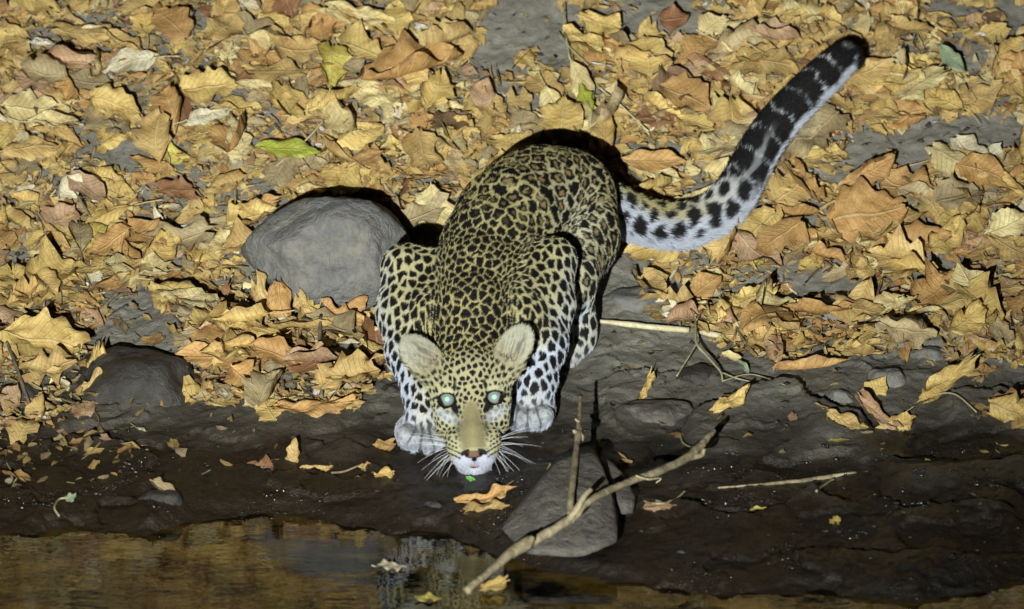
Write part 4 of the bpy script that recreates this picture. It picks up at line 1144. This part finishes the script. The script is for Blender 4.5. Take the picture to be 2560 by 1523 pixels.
B((1165, 1192), (1188, 1200), 15, 0.5, 0.012, 'bright green', 'ovate', 'tiny bright green leaflet below the leopard’s chin', 0.1, 0.3, 0.02, 52)
B((2362, 1418), (2405, 1416), 20, 0.05, 0.0, 'yellow', 'ovate', 'small yellow leaf floating on the dark water', 0.0, 0.05, 0.01, 53, z0=0.004, wet=0.8)
B((1200, 1475), (1265, 1450), 30, 0.3, 0.0, 'golden', 'torn', 'ragged yellow leaf floating at the low end of the branch', 0.1, 0.1, 0.06, 54, z0=0.010, wet=0.8)
B((1040, 1496), (1098, 1497), 15, 0.1, 0.0, 'yellow', 'torn', 'narrow yellow leaf scrap floating in the reflection', 0.0, 0.1, 0.03, 55, z0=0.004)
B((935, 1412), (1008, 1418), 20, 0.2, 0.0, 'pale', 'torn', 'grey-white leaf scrap floating on the water', 0.0, 0.1, 0.03, 56, z0=0.006, wet=0.8)
B((165, 1252), (190, 1235), 22, 0.5, 0.02, 'grey-green', 'ovate', 'pale green seedling leaf on the wet bank', 0.1, 0.2, 0.02, 57)
B((378, 1205), (445, 1250), 30, 0.6, 0.03, 'grey-brown', 'torn', 'brown pointed leaf stuck upright in the wet mud', 0.1, 0.3, 0.05, 58, wet=0.8)
B((935, 1190), (985, 1180), 26, 0.5, 0.012, 'golden', 'torn', 'small crumpled yellow leaf at the end of a thin stalk', 0.2, 0.2, 0.12, 59)
B((895, 1165), (930, 1175), 22, 0.5, 0.012, 'tan', 'torn', 'shrivelled tan scrap hanging on the thin stalk', 0.2, 0.2, 0.12, 60)
B((925, 1130), (990, 1108), 26, 0.3, 0.008, 'orange-brown', 'torn', 'wet orange-brown leaf near the leopard’s paw', 0.1, 0.2, 0.09, 61, wet=0.7)
B((1855, 1270), (1915, 1270), 10, 0.3, 0.006, 'yellow', 'narrow', 'slim yellow leaf blade on the wet mud', 0.1, 0.2, 0.02, 62, wet=0.9)
B((2078, 1310), (2100, 1295), 20, 0.4, 0.006, 'yellow', 'torn', 'orange-yellow leaf crumb on the low mud shelf', 0.1, 0.2, 0.09, 63, wet=0.8)
B((1610, 1275), (1680, 1262), 30, 0.4, 0.008, 'pinkish brown', 'torn', 'flat grey-pink leaf remnant beside the leaning slab', 0.1, 0.1, 0.06, 64, wet=0.7)
B((370, 935), (420, 1010), 26, 0.5, 0.02, 'golden', 'narrow', 'slender golden leaf slanting on the side of the dark brown rock', 0.1, 0.2, 0.05, 65)
B((770, 805), (790, 775), 26, 0.4, 0.03, 'white', 'ovate', 'small white papery leaf below the boulder', 0.05, 0.1, 0.02, 66)
B((835, 938), (880, 905), 30, 0.4, 0.02, 'white', 'torn', 'whitish papery scrap beside the dark pebble', 0.05, 0.1, 0.06, 67)
B((2290, 745), (2165, 800), 60, 0.4, 0.04, 'cream', 'toothed', 'pale ragged cream leaf beside the upright tan leaf', 0.1, 0.1, 0.08, 68)
B((800, 20), (965, 55), 52, 0.35, 0.04, 'cream', 'torn', 'long pale yellow leaf pointing at the bare soil patch', 0.1, 0.2, 0.05, 69)
B((1450, 40), (1555, 75), 62, 0.35, 0.04, 'golden', 'torn', 'golden torn leaf between the two bare soil patches', 0.1, 0.2, 0.05, 70)
B((1755, 85), (1810, 45), 46, 0.5, 0.05, 'cream', 'torn', 'small pale leaf tipped up with a black shadow beneath', 0.1, 0.1, 0.03, 71)
B((1650, 50), (1720, 40), 62, 0.35, 0.03, 'rusty brown', 'ovate', 'reddish brown leaf alone on the bare grey soil', 0.1, 0.2, 0.05, 72)

B((745, 735), (790, 820), 56, 0.75, 0.10, 'tan', 'torn', 'tan leaf overlapping the bottom of the boulder', 0.1, 0.2, 0.07, 73)
B((800, 770), (900, 800), 48, 0.7, 0.09, 'orange-brown', 'torn', 'orange-tan leaf flat against the lower front of the boulder', 0.1, 0.15, 0.06, 74)
B((930, 800), (1000, 735), 60, 0.6, 0.09, 'tan', 'broad', 'wide tan leaf between the boulder foot and the foreleg', 0.1, 0.1, 0.05, 75)
B((860, 775), (915, 745), 44, 0.7, 0.10, 'orange-brown', 'ovate', 'small salmon leaf propped on the boulder foot', 0.1, 0.1, 0.04, 76)
LANDMARKS = [('the grey boulder', 820, 630), ('the largest veined leaf', 1030, 170), ('the yellow-green leaf', 720, 378), ('the tail tip', 2130, 110), ('the bend of the tail', 1700, 600), ('the middle of the tail', 1890, 370),
    ('the rump', 1380, 330), ('the leopard’s back', 1120, 430), ('the bare soil patch', 1330, 90), ('the cream and green leaf', 1450, 215), ('the fan-shaped leaf', 2160, 540), ('the pale crumpled leaf', 2510, 570),
    ('the grey-green leaf', 2380, 150), ('the pale oval leaf', 178, 470), ('the white oval leaf', 100, 108), ('the slim pink leaf', 396, 552), ('the golden lobed leaf', 285, 265), ('the golden folded leaf', 520, 215),
    ('the dark brown rock', 335, 860), ('the large folded leaf', 100, 850), ('the white quill', 230, 712), ('the pale straw', 1640, 810), ('the forked sprig', 1745, 860), ('the upright tan leaf', 2140, 760), ('the toothed leaf', 2030, 915),
    ('the slanting yellow leaf', 2365, 950), ('the leopard’s elbow', 940, 720), ('the upright dark stick', 806, 900), ('the reddish brown leaf', 445, 478), ('the crossed stalks', 1415, 120), ('the wavy orange leaf', 775, 1018),
    ('the tipped-up pale leaf', 1785, 65), ('the mossy corner stone', 2500, 700), ('the hind leg', 1520, 640), ('the bare grey slope', 2330, 370)]
LANDMARKS = [l for l in LANDMARKS if 'mossy' not in l[0]]
LMX = np.array([[l[1], l[2]] for l in LANDMARKS], float)
LEAF_RECS.sort(key=lambda r: -r[0])
N_IND = 300 - len(NAMED_PX)
np_arr = np.array(NAMED_PX)
ind, rest = [], []
for r in LEAF_RECS:
    # keep the noticed leaves uncovered
    d = np.min(np.hypot(np_arr[:, 0] - r[7], (np_arr[:, 1] - r[8]) * 1.5)) if r[7] > -9000 else 1e9
    vis = 15 < r[7] < 2545 and 10 < r[8] < 1300
    if len(ind) < N_IND and r[0] > 0 and d > 80 and vis: ind.append(r)
    else:
        if d < 80 and r[0] > 0.0012: continue
        if d < 120: r[6] = r[6] - np.array([0, 0, 0.012])
        rest.append(r)
SHW = {'ovate': ['oval', 'pointed oval', 'smooth-edged'], 'broad': ['broad', 'wide rounded', 'broad wavy'], 'narrow': ['narrow', 'slender', 'long thin'], 'toothed': ['toothed', 'saw-edged', 'jagged'], 'torn': ['torn', 'ragged', 'crumpled']}
used = set()
for k, r in enumerate(ind):
    sz, v, f, uv, ck, tint, pos, px, py, shp, n_, ang = r
    pos = pos + np.array([0, 0, 0.010])
    w = place_leaf(v, np.zeros(3), n_, ang)
    at = {'luv': ('FLOAT_VECTOR', uv), 'tint': ('FLOAT_COLOR', np.concatenate([np.tile(tint, (len(v), 1)), np.ones((len(v), 1))], 1))}
    o = mesh_obj('dry_leaf', w, f, M_LEAF, attrs=at); o.location = pos
    dd = np.hypot(LMX[:, 0] - px, LMX[:, 1] - py); od = np.argsort(dd)
    lab = None
    for a_, b_ in ((0, 1), (0, 2), (1, 2), (0, 3), (1, 3)):
        for sw in SHW[shp]:
            for pat in ('{s} {c} leaf between {a} and {b}', '{s} {c} leaf nearer {a} than {b}'):
                t_ = pat.format(s=sw, c=ck, a=LANDMARKS[od[a_]][0], b=LANDMARKS[od[b_]][0])
                if t_ not in used and len(t_.split()) <= 15: lab = t_; break
            if lab: break
        if lab: break
    used.add(lab); tag(o, lab, 'leaf', GROUP_LF)

def join_leaves(recs, name, mat, kind):
    vs, fs, us, ts, off = [], [], [], [], 0
    for sz, v, f, uv, ck, tint, pos, px, py, shp, n_, ang in recs:
        vs.append(place_leaf(v, pos, n_, ang)); fs.append(f + off); off += len(v); us.append(uv)
        ts.append(np.concatenate([np.tile(tint, (len(v), 1)), np.ones((len(v), 1))], 1))
    vs, fs, us, ts = map(np.concatenate, (vs, fs, us, ts))
    me_ = bpy.data.meshes.new(name)
    me_.vertices.add(len(vs)); me_.vertices.foreach_set('co', vs.astype(np.float32).ravel())
    me_.loops.add(len(fs) * 4); me_.loops.foreach_set('vertex_index', fs.astype(np.int32).ravel())
    me_.polygons.add(len(fs)); me_.polygons.foreach_set('loop_start', np.arange(0, len(fs) * 4, 4, dtype=np.int32))
    me_.polygons.foreach_set('use_smooth', [True] * len(fs))
    a1 = me_.attributes.new('luv', 'FLOAT_VECTOR', 'POINT'); a1.data.foreach_set('vector', us.astype(np.float32).ravel())
    a2 = me_.attributes.new('tint', 'FLOAT_COLOR', 'POINT'); a2.data.foreach_set('color', ts.astype(np.float32).ravel())
    me_.materials.append(mat); me_.update(calc_edges=True); me_.validate()
    o = bpy.data.objects.new(name, me_); COL.objects.link(o); tag(o, kind=kind); return o
join_leaves(rest, 'leaf_litter', M_LEAF, 'stuff')

# crumbs of leaf between the leaves
cr = []
NC = 20000
cx_ = RNG.uniform(-1.05, 1.05, NC); cy_ = RNG.uniform(0.0, 1.75, NC); cz_ = gh(cx_, cy_); cpx, cpy = to_px(np.stack([cx_, cy_, cz_], 1))
cd = np.clip(leaf_density(cpx, cpy, cx_, cy_) * 0.8 + (0.05 + 0.28 * smooth(420, 150, cpx)) * smooth(1300, 1000, cpy), 0, 1)
for i in np.where((RNG.random(NC) < cd) & ~under_body(cx_, cy_) & ~on_boulder(cx_, cy_) & (cz_ > 0.008))[0]:
    Lg = rnd.uniform(0.006, 0.024); st_ = rnd.random() < 0.10
    if st_: Lg = rnd.uniform(0.02, 0.07)
    v, f, uv = leaf_geo(Lg, Lg * (0.045 if st_ else rnd.uniform(0.3, 0.8)), 5 if st_ else 3, 3, rnd, 'narrow' if st_ else 'torn', crumple=0.1)
    ck = PK[rnd.choices(range(len(PK)), PW)[0]]; tt = np.array(PAL[ck][0]) * rnd.uniform(0.8, 1.2)
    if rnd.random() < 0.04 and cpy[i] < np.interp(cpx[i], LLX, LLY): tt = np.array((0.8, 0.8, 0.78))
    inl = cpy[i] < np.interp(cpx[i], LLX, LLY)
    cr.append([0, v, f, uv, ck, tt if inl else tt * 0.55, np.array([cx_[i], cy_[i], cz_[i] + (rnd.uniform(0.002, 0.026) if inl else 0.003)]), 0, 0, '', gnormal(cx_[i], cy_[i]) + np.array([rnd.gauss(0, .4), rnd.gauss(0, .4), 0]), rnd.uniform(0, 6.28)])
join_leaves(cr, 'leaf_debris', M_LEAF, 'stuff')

# ------------------------------------------------------------------ twigs, straws and the forked branch
def wood_mat(name, c0, c1, sc=(40, 40, 8)):
    m, nt, bs = new_mat(name)
    tc = N(nt, 'ShaderNodeNewGeometry'); mp = N(nt, 'ShaderNodeMapping'); L(nt, tc.outputs['Position'], mp.inputs[0]); mp.inputs['Scale'].default_value = sc
    a = noise_n(nt, mp.outputs[0], 1.6, 4, 0.65, 0.5); b = noise_n(nt, tc.outputs['Position'], 260, 3, 0.6)
    col = mix_c(nt, ramp_n(nt, a.outputs[0], [(0.38, 0.0), (0.62, 1.0)]), c0, c1)
    col = mix_c(nt, ramp_n(nt, b.outputs[0], [(0.58, 0.0), (0.72, 0.6)]), col, tuple(0.35 * v for v in c0))
    L(nt, col, bs.inputs['Base Color']); bs.inputs['Roughness'].default_value = 0.65
    bump_n(nt, math_n(nt, 'ADD', a.outputs[0], math_n(nt, 'MULTIPLY', b.outputs[0], 0.4)), 0.7, 0.003, bs)
    return m
M_WOOD = wood_mat('weathered_wood', (0.19, 0.155, 0.09), (0.40, 0.335, 0.205))
M_TWIG = wood_mat('grey_brown_twig', (0.14, 0.115, 0.08), (0.24, 0.20, 0.13))
M_STRAW = wood_mat('pale_straw', (0.50, 0.44, 0.26), (0.66, 0.60, 0.40))
M_STEM = wood_mat('green_grey_stem', (0.28, 0.27, 0.14), (0.40, 0.37, 0.22))
M_QUILL = wood_mat('white_quill', (0.70, 0.72, 0.74), (0.85, 0.86, 0.88))

def spline(pts, n):
    pts = np.asarray(pts, float); out = []
    q = np.concatenate([[2 * pts[0] - pts[1]], pts, [2 * pts[-1] - pts[-2]]])
    for i in range(1, len(q) - 2):
        for t in np.linspace(0, 1, n, endpoint=False):
            a, b, c, d = q[i - 1:i + 3]
            out.append(0.5 * ((2 * b) + (-a + c) * t + (2 * a - 5 * b + 4 * c - d) * t * t + (-a + 3 * b - 3 * c + d) * t ** 3))
    out.append(q[-2]); return np.array(out)
def stem(name, pts, mat, seed=1, n=6, sides=9, rough=0.10, parent=None, org=None):
    """pts: world xyz + radius (m)"""
    s = spline(pts, n)
    r_ = s[:, 3] * (1 + rough * vnoise(np.arange(len(s)) * 0.28, seed, 0, seed)) 
    p_ = s[:, :3] + np.stack([vnoise(np.arange(len(s)) * 0.3, seed + k * 9, 0, 4) for k in range(3)], 1) * s[:, 3:4] * 0.15
    v, f = tube(p_, np.maximum(r_, 0.0003), sides)
    v = np.array(v)
    if sides > 5:
        v = v + 0.14 * np.mean(r_) * np.stack([vnoise(v[:, 0] * 150, v[:, 1] * 150, v[:, 2] * 150 + k * 7, seed) for k in range(3)], 1)
    o0 = p_[0] if org is None else org
    o = mesh_obj(name, v - o0, f, mat)
    if parent is not None: o.parent = parent
    else: o.location = o0
    return o
def W4(px, py, y, rpx): return (*P(px, py, y), rpx * MPP * 0.86)
def G4(px, py, lift, rpx):
    g = G(px, py); g = g + AX_C * lift
    return (*g, rpx * MPP)

# forked branch lying from the water over the pointed rock
b0 = P(1195, 1452, -0.55)
br = bpy.data.objects.new('branch', None); COL.objects.link(br); br.location = b0
tag(br, 'forked bare branch reaching out of the dark water past the pointed rock', 'branch')
stem('stem', [W4(1165, 1478, -0.60, 10), W4(1210, 1440, -0.555, 10), W4(1262, 1395, -0.50, 14), W4(1310, 1362, -0.46, 17), W4(1352, 1343, -0.44, 13), W4(1395, 1318, -0.42, 12.5), W4(1435, 1290, -0.40, 12), W4(1468, 1258, -0.38, 10),
              W4(1520, 1228, -0.32, 9.5), W4(1580, 1202, -0.26, 10), W4(1650, 1178, -0.19, 11), W4(1705, 1152, -0.13, 11), W4(1738, 1128, -0.08, 12), W4(1765, 1100, -0.04, 9), W4(1787, 1076, 0.0, 6)], M_WOOD, 3, parent=br, org=b0, n=8, sides=12, rough=0.10)
stem('fork', [W4(1422, 1300, -0.41, 10), W4(1442, 1272, -0.41, 9), W4(1462, 1240, -0.40, 8), W4(1478, 1222, -0.395, 7)], M_WOOD, 5, parent=br, org=b0)
stem('fork', [W4(1318, 1365, -0.47, 12), W4(1328, 1352, -0.48, 9), W4(1332, 1341, -0.485, 7)], M_WOOD, 6, parent=br, org=b0)
stem('fork', [W4(1722, 1146, -0.11, 7), W4(1752, 1138, -0.09, 8), W4(1762, 1122, -0.085, 6)], M_WOOD, 7, parent=br, org=b0)
stem('strip', [W4(1590, 1190, -0.27, 2), W4(1620, 1198, -0.25, 3), W4(1652, 1196, -0.22, 2), W4(1640, 1208, -0.22, 1.5)], M_STRAW, 8, parent=br, org=b0, sides=5)
# upright stick
s0 = P(1423, 1290, -0.33)
us = bpy.data.objects.new('upright_stick', None); COL.objects.link(us); us.location = s0
tag(us, 'thin knotty stick standing upright in front of the pointed rock', 'stick')
stem('stem', [W4(1423, 1292, -0.335, 9), W4(1430, 1225, -0.26, 8.5), W4(1438, 1160, -0.15, 8), W4(1443, 1110, -0.06, 8), W4(1447, 1084, -0.02, 11), W4(1448, 1060, 0.02, 7.5), W4(1450, 1025, 0.08, 5.5), W4(1452, 990, 0.14, 4.5)], M_WOOD, 9, parent=us, org=s0, n=8, sides=10, rough=0.2)
stem('knot', [W4(1446, 1086, -0.02, 6), W4(1437, 1080, -0.022, 6), W4(1434, 1074, -0.022, 4)], M_WOOD, 10, parent=us, org=s0)
stem('knot', [W4(1449, 1082, -0.02, 5), W4(1456, 1092, -0.025, 5), W4(1457, 1102, -0.03, 2)], M_WOOD, 11, parent=us, org=s0)
stem('knot', [W4(1448, 1056, 0.02, 4), W4(1440, 1050, 0.02, 3.5), W4(1439, 1046, 0.02, 2)], M_WOOD, 12, parent=us, org=s0)

def single(name, pts, mat, label, cat, seed, **k):
    o = stem(name, pts, mat, seed, **k); tag(o, label, cat); return o
single('straw', [G4(1478, 802, 0.02, 5), G4(1560, 810, 0.03, 7), G4(1640, 818, 0.03, 7.5), G4(1720, 826, 0.03, 8)], M_STRAW, 'pale straight straw lying on mud beside the hind foot', 'straw', 21)
single('straw', [G4(1745, 828, 0.02, 6), G4(1775, 835, 0.02, 8), G4(1800, 838, 0.02, 7)], M_STRAW, 'short broken end of the pale straw behind the forked sprig', 'straw', 22)
e0 = np.array(G4(1738, 858, 0.09, 3)[:3])
sp = bpy.data.objects.new('forked_sprig', None); COL.objects.link(sp); sp.location = e0
tag(sp, 'thin leafless forked sprig standing on bare mud', 'twig')
stem('stem', [G4(1738, 790, 0.09, 2), G4(1735, 815, 0.09, 2.8), G4(1738, 858, 0.09, 3.6), G4(1765, 890, 0.08, 3.2), G4(1798, 928, 0.05, 3), G4(1806, 955, 0.02, 2.6)], M_STEM, 31, parent=sp, org=e0, sides=6)
stem('fork', [G4(1738, 858, 0.09, 2.6), G4(1716, 896, 0.07, 2.4), G4(1690, 940, 0.04, 2.4)], M_STEM, 32, parent=sp, org=e0, sides=6)
stem('fork', [G4(1722, 772, 0.10, 1.6), G4(1736, 796, 0.09, 2)], M_STEM, 33, parent=sp, org=e0, sides=5)
stem('fork', [G4(1752, 775, 0.10, 1.4), G4(1738, 800, 0.09, 1.8)], M_STEM, 34, parent=sp, org=e0, sides=5)
stem('rootlet', [G4(1800, 930, 0.04, 2), G4(1840, 945, 0.03, 1.8), G4(1880, 955, 0.02, 1.5)], M_STEM, 35, parent=sp, org=e0, sides=5)
stem('rootlet', [G4(1806, 952, 0.03, 2), G4(1860, 936, 0.03, 1.8), G4(1900, 940, 0.03, 1.8), G4(1960, 962, 0.02, 1.2)], M_STEM, 36, parent=sp, org=e0, sides=5)
single('stalk', [G4(1800, 735, 0.05, 2), G4(1830, 800, 0.05, 3), G4(1850, 840, 0.05, 3), G4(1890, 890, 0.03, 2.5)], M_TWIG, 'thin dark curved stalk across the golden leaves', 'stalk', 23, sides=6)
single('stalk', [G4(1407, 15, 0.07, 2), G4(1412, 80, 0.06, 2.6), G4(1424, 150, 0.04, 2.8)], M_STEM, 'straight upright stalk of the crossed pair by the bare soil', 'stalk', 24, sides=6)
single('stalk', [G4(1393, 85, 0.05, 2), G4(1425, 122, 0.05, 2.2), G4(1470, 165, 0.04, 2.2)], M_STEM, 'slanting stalk of the crossed pair by the bare soil', 'stalk', 25, sides=6)
single('stick', [G4(806, 788, 0.11, 4), G4(803, 860, 0.09, 4.5), G4(806, 930, 0.06, 4.5), G4(804, 995, 0.03, 4)], M_TWIG, 'upright dark grey stick below the boulder', 'stick', 26, sides=8)
single('twig', [G4(335, 692, 0.05, 3), G4(300, 730, 0.05, 4), G4(252, 778, 0.04, 3)], M_TWIG, 'short dark twig slanting over the bare mud near the quill', 'twig', 27, sides=7)
single('quill', [G4(176, 696, 0.03, 2), G4(225, 712, 0.03, 4.5), G4(278, 726, 0.03, 2.5)], M_QUILL, 'shiny white quill lying in the leaves', 'quill', 28, sides=8)
single('stalk', [G4(812, 302, 0.06, 1.8), G4(770, 350, 0.06, 2), G4(692, 418, 0.05, 2)], M_STRAW, 'pale thin stalk crossing the yellow-green leaf', 'stalk', 29, sides=6)
single('stalk', [G4(18, 835, 0.07, 4), G4(40, 895, 0.07, 4.5), G4(62, 960, 0.06, 4.5), G4(80, 1015, 0.04, 4)], M_TWIG, 'dark stalk leaning over the torn tan leaf', 'stalk', 30, sides=7)
single('straw', [G4(1795, 1219, 0.004, 2), G4(1880, 1213, 0.006, 3.4), G4(1980, 1204, 0.006, 5), G4(2060, 1196, 0.006, 6.5), G4(2085, 1190, 0.006, 5), G4(2140, 1181, 0.004, 2.5)], M_WOOD, 'long flat straw on the black wet mud', 'straw', 41)
single('straw', [G4(2040, 1228, 0.008, 3), G4(2060, 1212, 0.01, 3), G4(2085, 1198, 0.01, 4)], M_STEM, 'short side piece touching the long flat straw', 'straw', 42, sides=6)
single('twig', [G4(178, 462, 0.06, 2), G4(205, 500, 0.06, 2.2), G4(232, 545, 0.05, 2)], M_TWIG, 'thin dark twig lying across the pale oval leaf', 'twig', 43, sides=6)
single('stalk', [G4(1490, 215, 0.05, 2), G4(1550, 265, 0.05, 2.2), G4(1620, 330, 0.04, 2)], M_STRAW, 'long pale stalk pointing down from the cream and green leaf', 'stalk', 44, sides=6)
single('stalk', [G4(2290, 30, 0.06, 2.5), G4(2285, 75, 0.06, 2.5), G4(2275, 110, 0.05, 2)], M_TWIG, 'short upright stalk above the grey-green leaf', 'stalk', 45, sides=6)
single('stalk', [G4(828, 1182, 0.015, 3), G4(860, 1178, 0.02, 3), G4(895, 1164, 0.02, 2.5)], M_TWIG, 'brown leaf stalk lying between the wet mud leaves', 'stalk', 46, sides=6)
single('stalk', [G4(150, 1290, 0.015, 3), G4(138, 1268, 0.02, 3), G4(150, 1248, 0.02, 3), G4(172, 1243, 0.02, 3)], M_STEM, 'curved green stalk of the seedling at the water edge', 'stalk', 47, sides=6)
single('stalk', [G4(1600, 1250, 0.02, 2), G4(1650, 1258, 0.03, 2.4), G4(1690, 1245, 0.03, 2.2), G4(1712, 1225, 0.03, 2)], M_STEM, 'curved thin stalk beside the leaning slab', 'stalk', 48, sides=6)
single('stalk', [G4(1700, 1080, 0.02, 2), G4(1706, 1105, 0.03, 2.4), G4(1728, 1118, 0.03, 2)], M_STEM, 'small hooked stalk above the tip of the branch', 'stalk', 49, sides=6)
single('stalk', [G4(2330, 985, 0.03, 2), G4(2385, 985, 0.03, 2.2), G4(2440, 1030, 0.02, 2)], M_STEM, 'thin arched stalk below the slanting yellow leaf', 'stalk', 50, sides=6)
